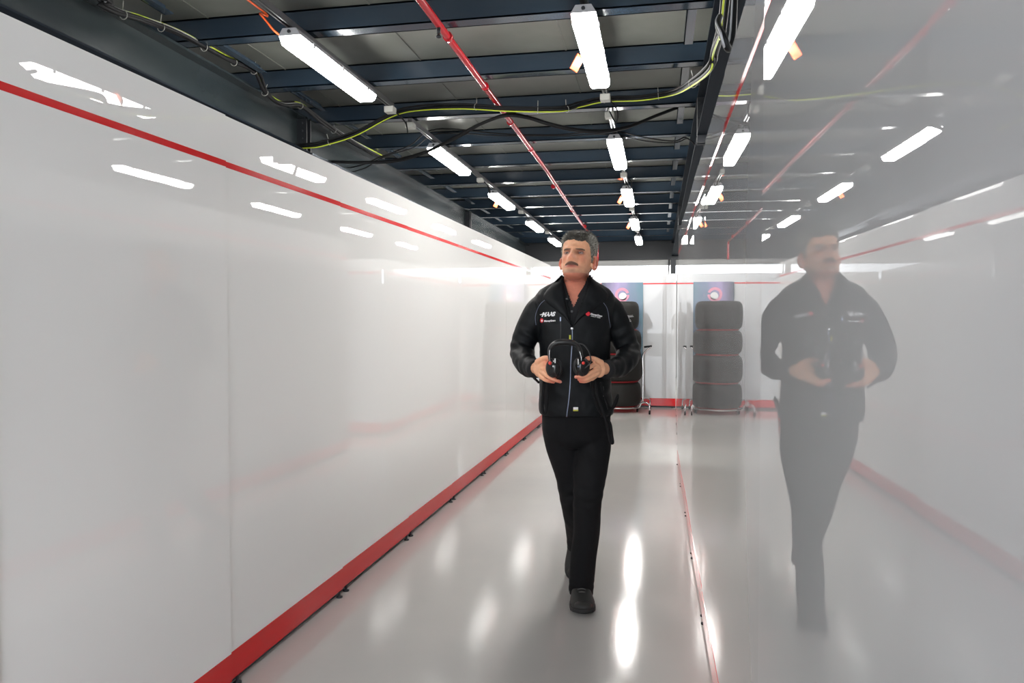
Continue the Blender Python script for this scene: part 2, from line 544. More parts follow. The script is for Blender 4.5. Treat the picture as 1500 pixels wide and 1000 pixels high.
# poster on the far wall, behind the tyres
t = empty('poster', (-0.56, 12.02, 0.59))
obj('printed_panel', B(-0.325, 0.325, -0.012, 0.0, 0, 1.385, bevel=0.002), M['poster'], t)
bm = bmesh.new()
for cx in (0.0,):
    n = 36
    for k in range(n):
        a0, a1 = 2 * math.pi * k / n * 0.95 + .3, 2 * math.pi * (k + 1) / n * 0.95 + .3
        q = []
        for r, a in ((0.070, a0), (0.112, a0), (0.112, a1), (0.070, a1)):
            q.append(bm.verts.new((0.0 + r * math.cos(a), -0.0135, 1.19 + r * math.sin(a))))
        bm.faces.new(q)
obj('pink_ring_emblem', bm, M['pink_print'], t)
bm = bmesh.new()
bmesh.ops.create_circle(bm, cap_ends=True, segments=28, radius=0.062, matrix=Matrix.Translation((0.01, -0.0135, 1.165)) @ Matrix.Rotation(math.pi / 2, 4, 'X'))
obj('white_emblem_centre', bm, M['white_print'], t)
tag(t, 'tall dark poster with a pink ring emblem on the far wall behind the tyre stack', 'poster')

# ------------------------------------------------------------------ fluorescent lights, rails, cables, pipe
def make_light(tagged):
    t = empty('fluorescent_light')
    # housing: trapezoid tray, 1.27 long, ends protrude a little
    def tray(L, wt, wb, z0, z1, mi=0):
        b = bmesh.new()
        vs = []
        for y in (-L / 2, L / 2):
            for x, z in ((-wt, z1), (wt, z1), (wb, z0), (-wb, z0)):
                vs.append(b.verts.new((x, y, z)))
        for q in ((0, 1, 2, 3), (7, 6, 5, 4), (0, 4, 5, 1), (1, 5, 6, 2), (2, 6, 7, 3), (3, 7, 4, 0)):
            b.faces.new([vs[i] for i in q])
        bmesh.ops.recalc_face_normals(b, faces=b.faces[:])
        return b
    obj('housing', tray(1.275, 0.045, 0.072, 0.055, 0.100), M['housing'], t)
    b = bmesh.new()
    # glowing diffuser with tapered ends
    prof = [(-0.630, 0.045, 0.012), (-0.600, 0.066, 0.0), (0.600, 0.066, 0.0), (0.630, 0.045, 0.012)]
    rings = []
    for y, w_, zb in prof:
        rings.append([Vector((-0.070, y, 0.0545)), Vector((-w_ - 0.002, y, zb + 0.014)), Vector((-w_ + 0.014, y, zb)), Vector((w_ - 0.014, y, zb)), Vector((w_ + 0.002, y, zb + 0.014)), Vector((0.070, y, 0.0545))])
    loft(b, rings)
    obj('diffuser', b, M['glow'], t)
    for y in (-0.45, 0.0, 0.45):
        for s in (-1, 1):
            obj('clip', B(s * 0.073 - 0.004, s * 0.073 + 0.004, y - 0.012, y + 0.012, 0.035, 0.07, bevel=0.002), M['housing'], t)
    b = lathe(bmesh.new(), [(0.011, -0.645), (0.011, -0.636)], 16, 'y', (0, 0, 0.078))
    obj('cable_gland', b, M['dark_steel'], t)
    for y in (-0.38, 0.38):
        obj('rail_clamp', B(-0.03, 0.03, y - 0.02, y + 0.02, 0.1, 0.118), M['rail'], t)
    if tagged:
        b = box(bmesh.new(), -0.03, 0.03, -0.006, 0.006, -0.055, 0.055, bevel=0.004, rot=Matrix.Translation((-0.115, 0.12, 0.03)) @ Matrix.Rotation(0.5, 4, 'Y') @ Matrix.Rotation(0.6, 4, 'Z'))
        obj('orange_tag', b, M['orange_tag'], t)
    return t
plain = make_light(False)
tagged = make_light(True)
used = {False: False, True: False}
LY = [4.93, 7.97, 10.8, 13.85, 16.7]
def order(k): return ['nearest the camera', 'second from the camera', 'third from the camera', 'fourth from the camera', 'farthest from the camera'][k]
def light(x, y, z, tg, label, group):
    src = tagged if tg else plain
    o = src if not used[tg] else copy_tree(src)
    used[tg] = True
    o.location = (x, y, z)
    tag(o, label, 'light', group)
for k, y in enumerate(LY):
    light(-0.425, y, 3.075, k in (0, 2, 3), 'glowing fluorescent tube light right of the red pipe, %s' % order(k), 'ceiling lights right of the red pipe')
for k, y in enumerate(LY):
    light(-2.22 - 0.012 * k, y, 3.075, k in (2,), 'glowing fluorescent tube light left of the red pipe, %s' % order(k), 'ceiling lights left of the red pipe')
for k, y in enumerate(LY):
    light(1.13, y, 3.075, k == 0, 'fluorescent tube light behind the right wall, nearer row, %s' % order(k), 'ceiling lights of the nearer row behind the right wall')
for k, y in enumerate(LY):
    light(3.02, y, 3.075, False, 'fluorescent tube light behind the right wall, farther row, %s' % order(k), 'ceiling lights of the farther row behind the right wall')

light(-2.21, 1.93, 3.075, False, 'added fill light shaped as a fluorescent tube, out of view beside the camera', 'ceiling lights left of the red pipe')  # extra lamp added out of view to brighten the walking man

for x, lab in ((-0.425, 'long zinc channel rail carrying the lights right of the red pipe'), (-2.24, 'long zinc channel rail carrying the lights left of the red pipe'),
               (1.13, 'long zinc channel rail of the nearer row over the bay behind the right wall'), (3.02, 'long zinc channel rail of the farther row over the bay behind the right wall')):
    t = empty('light_rail', (x, 0, 3.195))
    for y0, y1 in ((-3.5, 6.15), (6.62, 18.0)):
        b = B(-0.021, -0.018, y0, y1, 0, 0.041)
        box(b, 0.018, 0.021, y0, y1, 0, 0.041)
        box(b, -0.018, 0.018, y0, y1, 0.036, 0.041)
        box(b, -0.021, -0.010, y0, y1, 0, 0.003); box(b, 0.010, 0.021, y0, y1, 0, 0.003)
        obj('channel', b, M['rail'], t)
    for y in (6.11, 6.64, 9.4, 12.3, 15.3):
        b = B(-0.04, 0.04, y - 0.045, y + 0.045, -0.05, 0.0, bevel=0.006)
        bx_ = obj('junction_box', b, M['box'], t)
        if y != 6.64:
            obj('box_lead', T([(0.03, y + 0.03, -0.03), (0.09, y + 0.12, -0.10), (0.07, y + 0.25, -0.16), (0.01, y + 0.38, -0.03)], 0.006, 6, 6), M['black_rubber'], bx_)
    tag(t, lab, 'rail')

t = empty('sprinkler_pipe', (-1.36, 0, 3.19))
pl = [(0.04, -4, 0), (0.04, 4, 0), (0.03, 9, 0), (-0.06, 14, 0), (-0.06, 17.9, 0)]
obj('pipe_run', T(pl, 0.024, 14), M['red_pipe'], t)
obj('drop_pipe', T([(-0.06, 17.88, 0.0), (-0.06, 18.0, -0.03), (-0.06, 18.02, -0.12), (-0.06, 18.02, -0.42)], 0.024, 12, 3), M['red_pipe'], t)
for y in (2.6, 4.66, 5.7, 6.76, 7.86, 10.13, 12.4, 14.6, 16.9):
    xx = 0.04 if y < 6 else (0.03 if y < 10 else -0.04)
    obj('coupling', T([(xx, y - 0.02, 0), (xx, y + 0.02, 0)], 0.031, 14), M['red_pipe'], t)
b = T([(0.04, 4.45, -0.02), (0.04, 4.45, -0.06)], 0.012, 10)
lathe(b, [(0.004, -0.06), (0.018, -0.075), (0.018, -0.08), (0.004, -0.085)], 14, 'z', (0.04, 4.45, 0))
obj('sprinkler_head', b, M['dark_steel'], t)
tag(t, 'long glossy red pipe running along the ceiling between the light rows', 'pipe')

def cable(name, pts, strands, label, cat, ties=None, sub=8, group=None):
    """strands: list of (material, radius, dx, dz)"""
    t = empty(name, pts[0])
    base = Vector(pts[0])
    sp_ = spline(pts, sub)
    for nm, mk, r, dx, dz, wob in strands:
        q = []
        for i, p in enumerate(sp_):
            a = i * 0.35 + dx * 200
            q.append(p - base + Vector((dx * 0.6 + wob * math.sin(a), dx + wob * math.cos(a * 0.8), dz + wob * math.sin(a * 0.6 + 1))))
        obj(nm, T(q, r, 7), M[mk], t)
    for i in (ties or []):
        p = sp_[i] - base; d = (sp_[i + 1] - sp_[i - 1]).normalized()
        a = d.cross(Vector((0, 0, 1))).normalized(); b_ = a.cross(d)
        ring = [p + (a * math.cos(k * math.pi / 6) + b_ * math.sin(k * math.pi / 6)) * 0.026 for k in range(13)]
        b = T(ring, 0.0026, 5)
        tube(b, [p + b_ * 0.03, p + b_ * 0.075 + a * 0.012], 0.003, 5)
        obj('cable_tie', b, M['tie'], t)
    tag(t, label, cat, group)
    return t
bundle = [('black_cable', 'black_rubber', 0.013, 0.0, 0.0, 0.004), ('black_cable', 'black_rubber', 0.012, 0.02, 0.008, 0.004),
          ('black_cable', 'black_rubber', 0.009, -0.012, 0.018, 0.004)]
cable('cable_bundle', [(-3.10, -1.0, 3.32), (-3.05, 3.302, 3.204), (-3.05, 3.726, 3.146), (-3.05, 4.054, 3.189), (-3.04, 4.415, 3.232), (-3.03, 4.907, 3.248), (-3.02, 5.276, 3.279), (-3.06, 5.507, 3.185), (-3.06, 5.746, 3.16), (-3.04, 6.068, 3.237), (-3.05, 6.49, 3.211), (-3.05, 7.109, 3.186), (-3.06, 8.082, 3.206)],
      bundle + [('earth_wire', 'yellow_green', 0.0048, 0.0, 0.026, 0.004), ('white_wire', 'white_wire', 0.004, 0.014, 0.02, 0.006)],
      'black and yellow cable bundle tied along the left girder above the wall', 'cable', ties=[20, 28, 36, 42, 48, 56, 72, 84])
cable('cable_bundle', [(-2.9, 5.4, 2.35), (-3.259, 6.3, 2.905), (-2.986, 6.35, 2.965), (-2.66, 6.35, 3.047), (-2.339, 6.35, 3.182), (-2.087, 6.35, 3.234), (-1.617, 6.2, 3.191), (-1.182, 6.08, 3.113), (-0.798, 6.15, 3.106), (-0.646, 6.3, 3.178), (-0.448, 6.3, 3.212), (-0.14, 6.2, 3.178), (0.1, 6.05, 3.159), (0.2, 4.745, 2.834), (0.26, 4.111, 2.716), (0.27, 4.011, 2.758), (0.27, 3.535, 2.686), (0.27, 3.467, 2.739), (0.28, 2.3, 3.25), (0.28, 0.8, 3.25)],
      bundle + [('earth_wire', 'yellow_green', 0.0048, -0.006, -0.018, 0.003)], 'thick black cable bundle with a yellow wire crossing the ceiling, nearer of the two', 'cable', ties=[18, 50, 60, 66, 80, 92, 104])
cable('cable', [(-3.366, 7.0, 2.967), (-2.934, 7.0, 2.936), (-2.546, 7.0, 2.934), (-2.17, 6.8, 2.954), (-1.758, 6.5, 3.017), (-1.504, 6.35, 3.081), (-1.284, 6.3, 3.126), (-1.108, 6.3, 3.1), (-0.94, 6.35, 3.053), (-0.719, 6.45, 3.015), (-0.494, 6.55, 3.012), (-0.268, 6.7, 3.079), (-0.004, 6.9, 3.225), (0.207, 7.0, 3.314), (0.351, 6.9, 3.272), (0.422, 6.8, 3.165), (0.36, 6.7, 3.0), (0.45, 6.6, 2.6)],
      [('black_cable', 'black_rubber', 0.014, 0, 0, 0.002), ('black_cable', 'black_rubber', 0.012, 0.022, 0.012, 0.004)], 'wavy black cable slung across the ceiling just beyond the yellow-wired bundle', 'cable')
cable('cable', [(-3.419, 7.6, 2.99), (-3.108, 7.6, 3.036), (-2.878, 7.6, 3.127), (-2.574, 7.6, 3.229), (-2.276, 7.6, 3.371), (-1.585, 7.6, 3.297), (-0.986, 7.6, 3.269), (-0.506, 7.6, 3.274), (-0.17, 7.6, 3.197), (0.128, 7.6, 3.15), (0.259, 7.6, 3.178), (0.422, 7.6, 3.031)],
      [('thin_cable', 'black_rubber', 0.007, 0, 0, 0.006), ('thin_cable', 'black_rubber', 0.006, 0.03, -0.02, 0.012)], 'thin slack black wires looping low behind the wavy ceiling cable', 'cable')
cable('cable', [(0.27, 3.543, 2.768), (0.22, 3.017, 2.532), (0.2, 2.562, 2.327), (0.24, 2.67, 2.337), (0.33, 3.35, 2.95), (0.42, 3.2, 2.5)],
      [('black_cable', 'black_rubber', 0.012, 0, 0, 0.0), ('white_wire', 'white_wire', 0.005, 0.014, 0, 0.0), ('white_wire', 'white_wire', 0.004, -0.014, 0, 0.003)], 'short black and white cables dropping behind the right wall near its top', 'cable')
cable('cable', [(-2.45, 1.0, 3.2), (-2.45, 4.172, 3.327), (-2.42, 4.315, 3.284), (-2.38, 4.391, 3.21), (-2.34, 4.491, 3.184), (-2.24, 4.487, 3.124)],
      [('orange_cable', 'orange', 0.007, 0, 0, 0.004)], 'bright orange cable leading to the nearest light left of the red pipe', 'cable')
cable('cable', [(-0.55, 2.0, 3.24), (-0.55, 3.2, 3.24), (-0.53, 4.812, 3.421), (-0.52, 4.843, 3.321), (-0.47, 4.61, 3.178)],
      [('orange_cable', 'orange', 0.007, 0, 0, 0.003)], 'short orange cable leading to the nearest light right of the red pipe', 'cable')

# ------------------------------------------------------------------ tyre stack on its trolley
tx, ty = -0.60, 11.52
t = empty('tyre_trolley', (tx, ty, 0))
bm = lathe(bmesh.new(), [(0.30, 0.062), (0.335, 0.066), (0.335, 0.078), (0.30, 0.082)], 40)
obj('platform', bm, M['zinc'], t, True)
def arch(sx, sy):
    return T([(sx * 0.24, sy * 0.18, 0.075), (sx * 0.33, sy * 0.25, 0.09), (sx * 0.36, sy * 0.27, 0.150), (sx * 0.42, sy * 0.31, 0.17), (sx * 0.48, sy * 0.36, 0.14), (sx * 0.485, sy * 0.365, 0.06)], 0.011, 10, 6)
for sx in (-1, 1):
    for sy in (-1, 1):
        a = obj('leg_arch', arch(sx, sy), M['chrome'], t)
        b = lathe(bmesh.new(), [(0.016, -0.014), (0.028, -0.012), (0.030, 0.0), (0.028, 0.012), (0.016, 0.014)], 18, 'x', (sx * 0.485, sy * 0.365, 0.030))
        obj('caster_wheel', b, M['black_rubber'], a)
        b = lathe(bmesh.new(), [(0.016, -0.014), (0.026, -0.012), (0.027, 0.0), (0.026, 0.012), (0.016, 0.014)], 18, 'x', (sx * 0.30, sy * 0.10, 0.027))
        obj('inner_wheel', b, M['black_rubber'], a)
b = T([(0.385, -0.24, 0.16), (0.385, -0.22, 0.60), (0.38, -0.20, 0.83), (0.42, -0.22, 0.92), (0.50, -0.24, 0.99)], 0.011, 10, 6)
h = obj('push_handle', b, M['chrome'], t)
obj('handle_grip', T([(0.40, -0.22, 0.985), (0.51, -0.24, 1.0)], 0.015, 10), M['black_rubber'], h)
tag(t, 'chrome wheeled trolley with a tall push handle under the tyre stack', 'trolley')
zz = 0.083
for k, (w_, r_, dx, lab) in enumerate(((0.375, 0.352, 0.0, 'blanket-wrapped racing tyre at the bottom of the stack on the trolley'),
                                       (0.415, 0.362, 0.005, 'blanket-wrapped racing tyre second from the bottom of the stack'),
                                       (0.365, 0.352, 0.0, 'blanket-wrapped racing tyre second from the top of the stack'),
                                       (0.430, 0.336, -0.02, 'blanket-wrapped racing tyre on top of the stack, below the poster emblem'))):
    o = empty('racing_tyre', (tx + dx, ty, zz))
    prof = [(0.10, 0.012), (r_ - 0.08, 0.012), (r_ - 0.045, 0.014), (r_ - 0.015, 0.045), (r_ - 0.003, 0.09)]
    for q in range(1, 6):
        h_ = 0.09 + (w_ - 0.18 - 0.0) * q / 6
        prof.append((r_ + 0.003 * math.sin(math.pi * q / 6), h_))
    prof += [(r_ - 0.003, w_ - 0.09), (r_ - 0.015, w_ - 0.045), (r_ - 0.045, w_ - 0.014), (r_ - 0.08, w_ - 0.006), (0.10, w_ - 0.006)]
    obj('tread_cover', lathe(bmesh.new(), prof, 64), M['tyre'], o, True)
    obj('red_rim_band', lathe(bmesh.new(), [(r_ - 0.10, 0.0), (r_ - 0.052, 0.0), (r_ - 0.050, 0.016), (r_ - 0.10, 0.016)], 48), M['tyre_red'], o, True)
    if k < 3:
        obj('red_top_band', lathe(bmesh.new(), [(r_ - 0.10, w_ - 0.010), (r_ - 0.055, w_ - 0.010), (r_ - 0.058, w_ - 0.0005), (r_ - 0.10, w_ - 0.0005)], 48), M['tyre_red'], o, True)
    tag(o, lab, 'tyre', 'racing tyres stacked on the trolley')
    zz += w_ + 0.0005

# ------------------------------------------------------------------ the walking man
person = empty('person', (-0.4014, 3.7116, 0.0), YAW)
tag(person, 'man in black jacket and trousers walking towards the camera holding headphones', 'person')
V = Vector
def poly_x(pts, t):
    for i in range(len(pts) - 1):
        if pts[i][0] <= t <= pts[i + 1][0]:
            u = (t - pts[i][0]) / (pts[i + 1][0] - pts[i][0])
            return [pts[i][k] + (pts[i + 1][k] - pts[i][k]) * u for k in range(1, len(pts[i]))]
    return list(pts[0][1:]) if t < pts[0][0] else list(pts[-1][1:])

# head profile: height, half width, front, back (metres from eye level)
HP = [(-.121, .006, -.062, -.048), (-.118, .020, -.078, -.036), (-.112, .034, -.088, -.015), (-.100, .046, -.093, .006), (-.085, .0535, -.0935, .030),
      (-.060, .0615, -.092, .062), (-.030, .067, -.090, .084), (0, .0705, -.088, .096), (.025, .0725, -.0915, .101),
      (.050, .0745, -.090, .100), (.075, .0725, -.081, .093), (.093, .066, -.066, .080), (.107, .052, -.043, .060),
      (.116, .032, -.018, .036), (.120, .008, .004, .014)]
FEAT = [(0, .012, .010, .016, .007), (0, -.012, .0095, .014, .015), (0, -.033, .0105, .0105, .024), (.013, -.037, .006, .007, .010), (-.013, -.037, .006, .007, .010),
        (.028, .019, .017, .006, .0065), (-.028, .019, .017, .006, .0065), (0, .02, .010, .008, .003),
        (.030, .003, .013, .009, -.014), (-.030, .003, .013, .009, -.014),
        (.047, -.026, .015, .014, .005), (-.047, -.026, .015, .014, .005),
        (.030, -.050, .005, .015, -.0035), (-.030, -.050, .005, .015, -.0035),
        (0, -.056, .022, .010, .006), (0, -.066, .021, .0022, -.005), (0, -.0725, .015, .0045, .005), (0, -.083, .015, .005, -.004),
        (0, -.102, .017, .011, .009), (.022, .058, .02, .012, .002), (-.022, .058, .02, .012, .002),
        (0, .040, .03, .003, -.0012), (.006, .018, .0018, .008, -.002), (-.006, .018, .0018, .008, -.002)]
def head_vert(an, z):
    w_, yf, yb = poly_x(HP, z)
    yc = (yf + yb) / 2; d = (yb - yf) / 2
    n = 2.35
    c_, s_ = math.cos(an), math.sin(an)
    x = w_ * math.copysign(abs(c_) ** (2 / n), c_)
    y = yc + d * math.copysign(abs(s_) ** (2 / n), s_)
    if y < 0.0:
        k = min(1.0, max(0.0, -y / 0.05))
        for x0, z0, sx, sz, a in FEAT:
            y -= k * a * math.exp(-((x - x0) / sx) ** 2 * .5 - ((z - z0) / sz) ** 2 * .5)
    return V((x, y, z))
HZ = [-.121 + .241 * (i / 79) for i in range(80)]
HZ = [-.1205 + .2405 * (0.5 - 0.5 * math.cos(math.pi * i / 79)) * .5 + .2405 * (i / 79) * .5 for i in range(80)]
NS = 96
def head_rings():
    return [[head_vert(2 * math.pi * k / NS, z) for k in range(NS)] for z in HZ]
def face_y(x, z):
    w_, yf, yb = poly_x(HP, z)
    yc = (yf + yb) / 2; d = (yb - yf) / 2; n = 2.35
    u = min(0.999, abs(x) / w_)
    y = yc - d * (1 - u ** n) ** (1 / n)
    for x0, z0, sx, sz, a in FEAT:
        y -= a * math.exp(-((x - x0) / sx) ** 2 * .5 - ((z - z0) / sz) ** 2 * .5)
    return y
HM = Matrix.Translation((0.0092, -0.02, 1.6967)) @ Matrix.Rotation(math.radians(-21), 4, 'Z') @ Matrix.Rotation(math.radians(-17), 4, 'X') @ Matrix.Rotation(math.radians(2.0), 4, 'Y') @ Matrix.Diagonal((1.05, 1, 1.05, 1))
HMI = HM.inverted()

TORSO = [  # centre x, y, z then half width, front, back
    ((-0.0007, 0, 1.6159), .066, .066, .075), ((-0.0006, 0, 1.5991), .083, .072, .082), ((-0.0006, 0, 1.5822), .106, .080, .088), ((-0.0039, 0, 1.5654), .140, .088, .094), ((-0.0039, 0, 1.5451), .172, .096, .10),
    ((-0.0038, 0, 1.5182), .193, .106, .108), ((-0.0037, 0, 1.4844), .200, .117, .113), ((-0.0036, 0, 1.4237), .188, .130, .117), ((-0.0034, 0, 1.3561), .177, .136, .118),
    ((-0.0031, 0, 1.2207), .174, .140, .118), ((-0.0027, 0, 1.085), .176, .143, .118), ((0.0009, 0, 0.983), .183, .142, .122), ((0.0044, 0, 0.949), .186, .140, .124), ((0.0045, 0, 0.9286), .180, .137, .120)]
def torso_rings(inset, lo=0, hi=99, n=2.5):
    return [superring(c[0], c[1], c[2], a - inset, f_ - inset, n, 48, b_ - inset) for c, a, f_, b_ in TORSO[lo:hi]]

hf = V((0.035, 0.045, -0.0284)); tq = V((0.0092, 0.285, -0.0153))
SHF = Matrix.Translation((hf.x - .004, .045, .002)) @ Matrix.Rotation(math.radians(-2), 4, 'Z') @ Matrix.Rotation(math.radians(-1.5), 4, 'X') @ Matrix.Diagonal((1.22, 1, 1.05, 1))
SHR = Matrix.Translation((tq.x + .010, .285, .004)) @ Matrix.Rotation(math.radians(-6), 4, 'Z') @ Matrix.Rotation(math.radians(33), 4, 'X') @ Matrix.Translation((0, .262, .0))
# ---- body, one continuous surface: head, ears, neck, trunk, arms, hands with fingers, legs, feet
bm = bmesh.new()
loft(bm, [[HM @ p for p in r] for r in head_rings()])
for s in (-1, 1):
    ellipsoid(bm, (0, 0, 0), (1, 1, 1), HM @ Matrix.Translation((s * .0800, .010, -.020)) @ Matrix.Rotation(s * .55, 4, 'Z') @ Matrix.Rotation(-.12, 4, 'X') @ Matrix.Diagonal((.0060, .017, .029, 1)))
    ear = [HM @ V((s * (.0800 + .008 * math.sin(a)), .012 + .0160 * math.sin(a), -.019 + .031 * math.cos(a))) for a in [k * math.pi / 9 - .5 for k in range(0, 15)]]
    capsule_chain(bm, ear, [.0058, .0060, .0058, .0062], 8, sub=2)
capsule_chain(bm, [(-0.0025, 0.015, 1.5051), (0.0004, 0.012, 1.576), (0.0132, 0.005, 1.6533), (0.016, 0.0, 1.7)], [.072, .060, .059, .055], 24)
capsule_chain(bm, [(-0.0391, -0.02, 1.5175), (-0.0203, -0.035, 1.6072)], [.020, .018], 10)
capsule_chain(bm, [(0.0281, -0.02, 1.5175), (0.0064, -0.035, 1.6072)], [.020, .018], 10)
loft(bm, torso_rings(.028, 2))
WR, WL = V((-0.1911, -0.245, 1.1692)), V((0.0968, -0.245, 1.166))
capsule_chain(bm, [(-0.1384, 0.01, 1.4813), (-0.2261, 0.02, 1.3626), (-0.2635, 0.02, 1.2334), (-0.2424, -0.12, 1.1871), tuple(WR)], [.050, .045, .040, .036, .027], 14)
capsule_chain(bm, [(0.1394, 0.01, 1.4813), (0.2192, 0.02, 1.3626), (0.2708, 0.02, 1.2368), (0.2033, -0.12, 1.1871), tuple(WL)], [.050, .045, .040, .036, .027], 14)
# his right hand (left in view)
RH = dict(
    index=[(-0.1616, -0.292, 1.1973), (-0.1383, -0.325, 1.1776), (-0.1211, -0.322, 1.1557), (-0.1094, -0.308, 1.1407)],
    middle=[(-0.1617, -0.296, 1.1725), (-0.1441, -0.318, 1.1523), (-0.1283, -0.312, 1.1394), (-0.118, -0.296, 1.1319)],
    ring=[(-0.1678, -0.292, 1.1504), (-0.1469, -0.312, 1.1347), (-0.1192, -0.316, 1.1226), (-0.0938, -0.308, 1.1142)],
    pinky=[(-0.1799, -0.282, 1.134), (-0.1617, -0.296, 1.121), (-0.1398, -0.296, 1.1148), (-0.1238, -0.288, 1.111)],
    thumb=[(-0.1949, -0.262, 1.2018), (-0.1707, -0.285, 1.2188), (-0.1495, -0.3, 1.2196), (-0.1338, -0.298, 1.2008)])
LH = dict(
    index=[(0.06, -0.292, 1.191), (0.0255, -0.325, 1.1745), (0.0027, -0.322, 1.1634), (-0.0117, -0.31, 1.1564)],
    middle=[(0.0659, -0.296, 1.1663), (0.0261, -0.32, 1.1462), (-0.0016, -0.318, 1.1383), (-0.0239, -0.308, 1.136)],
    ring=[(0.0633, -0.292, 1.1441), (0.0301, -0.312, 1.1285), (0.0087, -0.308, 1.1235), (-0.0089, -0.296, 1.1241)],
    pinky=[(0.0519, -0.282, 1.1277), (0.0317, -0.296, 1.1179), (0.0134, -0.292, 1.1135), (-0.0015, -0.284, 1.1138)],
    thumb=[(0.0947, -0.262, 1.1987), (0.0641, -0.282, 1.2155), (0.0343, -0.298, 1.2195), (0.0126, -0.298, 1.207)])
RAD = dict(index=[.0108, .0100, .0090, .0078], middle=[.0108, .0102, .0092, .0080], ring=[.0104, .0095, .0088, .0076], pinky=[.0096, .0086, .0078, .0068], thumb=[.015, .013, .0115, .0095])
for hand, wr, pc in ((RH, WR, (-0.1854, -0.262, 1.1671)), (LH, WL, (0.0885, -0.262, 1.1671))):
    for nm, ch in hand.items():
        capsule_chain(bm, ch, RAD[nm], 12, sub=3)
        if nm != 'thumb':
            capsule_chain(bm, [tuple(wr), tuple((wr + V(ch[0])) / 2 + V((0, -.004, 0))), ch[0]], [.019, .0155, .0122], 12)
        else:
            capsule_chain(bm, [tuple(wr), ch[0]], [.020, .016], 12)
    ellipsoid(bm, pc, (.030, .017, .038))
# legs inside the trousers and feet inside the shoes
capsule_chain(bm, [(0.0862, 0.0, 0.84), (0.0779, -0.05, 0.7027), (0.0532, -0.1, 0.5557), (0.0434, -0.07, 0.3534), (0.0302, -0.005, 0.032)], [.075, .068, .052, .050, .038], 14)
capsule_chain(bm, [(-0.07, 0.0, 0.84), (-0.0343, 0.02, 0.7135), (-0.004, 0.05, 0.5277), (0.0266, 0.2, 0.3484), (0.0538, 0.42, 0.1134)], [.075, .068, .052, .050, .038], 14)
for sm in (SHF, SHR):
    capsule_chain(bm, [sm @ V((0, -.045, .10)), sm @ V((0, -.055, .055)), sm @ V((0, -.13, .042)), sm @ V((0, -.20, .034))], [.036, .030, .024, .018], 12)
loft(bm, [superring(c[0], c[1], c[2], a, b, 2.3, 32) for c, a, b in (((0.0044, 0, 0.949), .15, .10), ((0.0047, 0, 0.8468), .155, .105), ((0.0082, 0, 0.7786), .10, .08))])
bm = remesh(bm, 0.0025, 2, 0.45)
# skin tone: lips, stubble, flushed ears, neck and fingers; painted eye-socket shade
lay = bm.loops.layers.color.new('tone')
tips = [V(ch[-1]) for h in (RH, LH) for ch in h.values()]
def g(x, s): return math.exp(-(x / s) ** 2 * .5)
def mixc(a, b, t): t = max(0, min(1, t)); return [a[i] + (b[i] - a[i]) * t for i in range(3)]
def tone(co):
    q = HMI @ co
    col = [.95, .71, .56]
    if q.z > -.16 and abs(q.x) < .11 and q.length < .2:
        if q.y < -.02:
            col = mixc(col, (.86, .50, .40), .55 * (g(abs(q.x) - .042, .014) * g(q.z + .028, .018)))
            col = mixc(col, (.86, .49, .39), .5 * g(q.x, .012) * g(q.z + .032, .014))
            col = mixc(col, (.56, .43, .37), .55 * g(q.x, .032) * g(q.z + .098, .016))
            col = mixc(col, (.66, .28, .25), .85 * (g(q.x, .017) ** .6) * g(q.z + .0715, .0042))
            col = mixc(col, (.25, .07, .06), .8 * g(q.x, .018) * g(q.z + .0655, .002))
            col = mixc(col, (.38, .17, .13), .75 * (g(abs(q.x) - .031, .013) * g(q.z - .001, .009)))  # dark brown shadow of the eye sockets, painted into the skin
        if abs(q.x) > .0765 and -.06 < q.z < .02: col = [.90, .56, .46]
        if q.z < -.105 and q.y > -.06: col = mixc(col, (.84, .50, .41), .7)
    if co.z < 1.62 and co.z > 1.40: col = [.86, .55, .45]
    if co.z < 1.25 and co.y < -.2:
        d = min((co - t).length for t in tips)
        col = mixc(col, (.88, .45, .38), max(0, 1 - d / .05) * .8)
        col = mixc(col, (.9, .62, .55), 1 if d < .0085 and co.y < -.31 else 0)
    return col
cache = {}
for fc in bm.faces:
    for lp in fc.loops:
        i = lp.vert.index
        if i not in cache: cache[i] = tone(lp.vert.co)
        lp[lay] = (*cache[i], 1)
body = obj('body', bm, M['skin'], person, True)

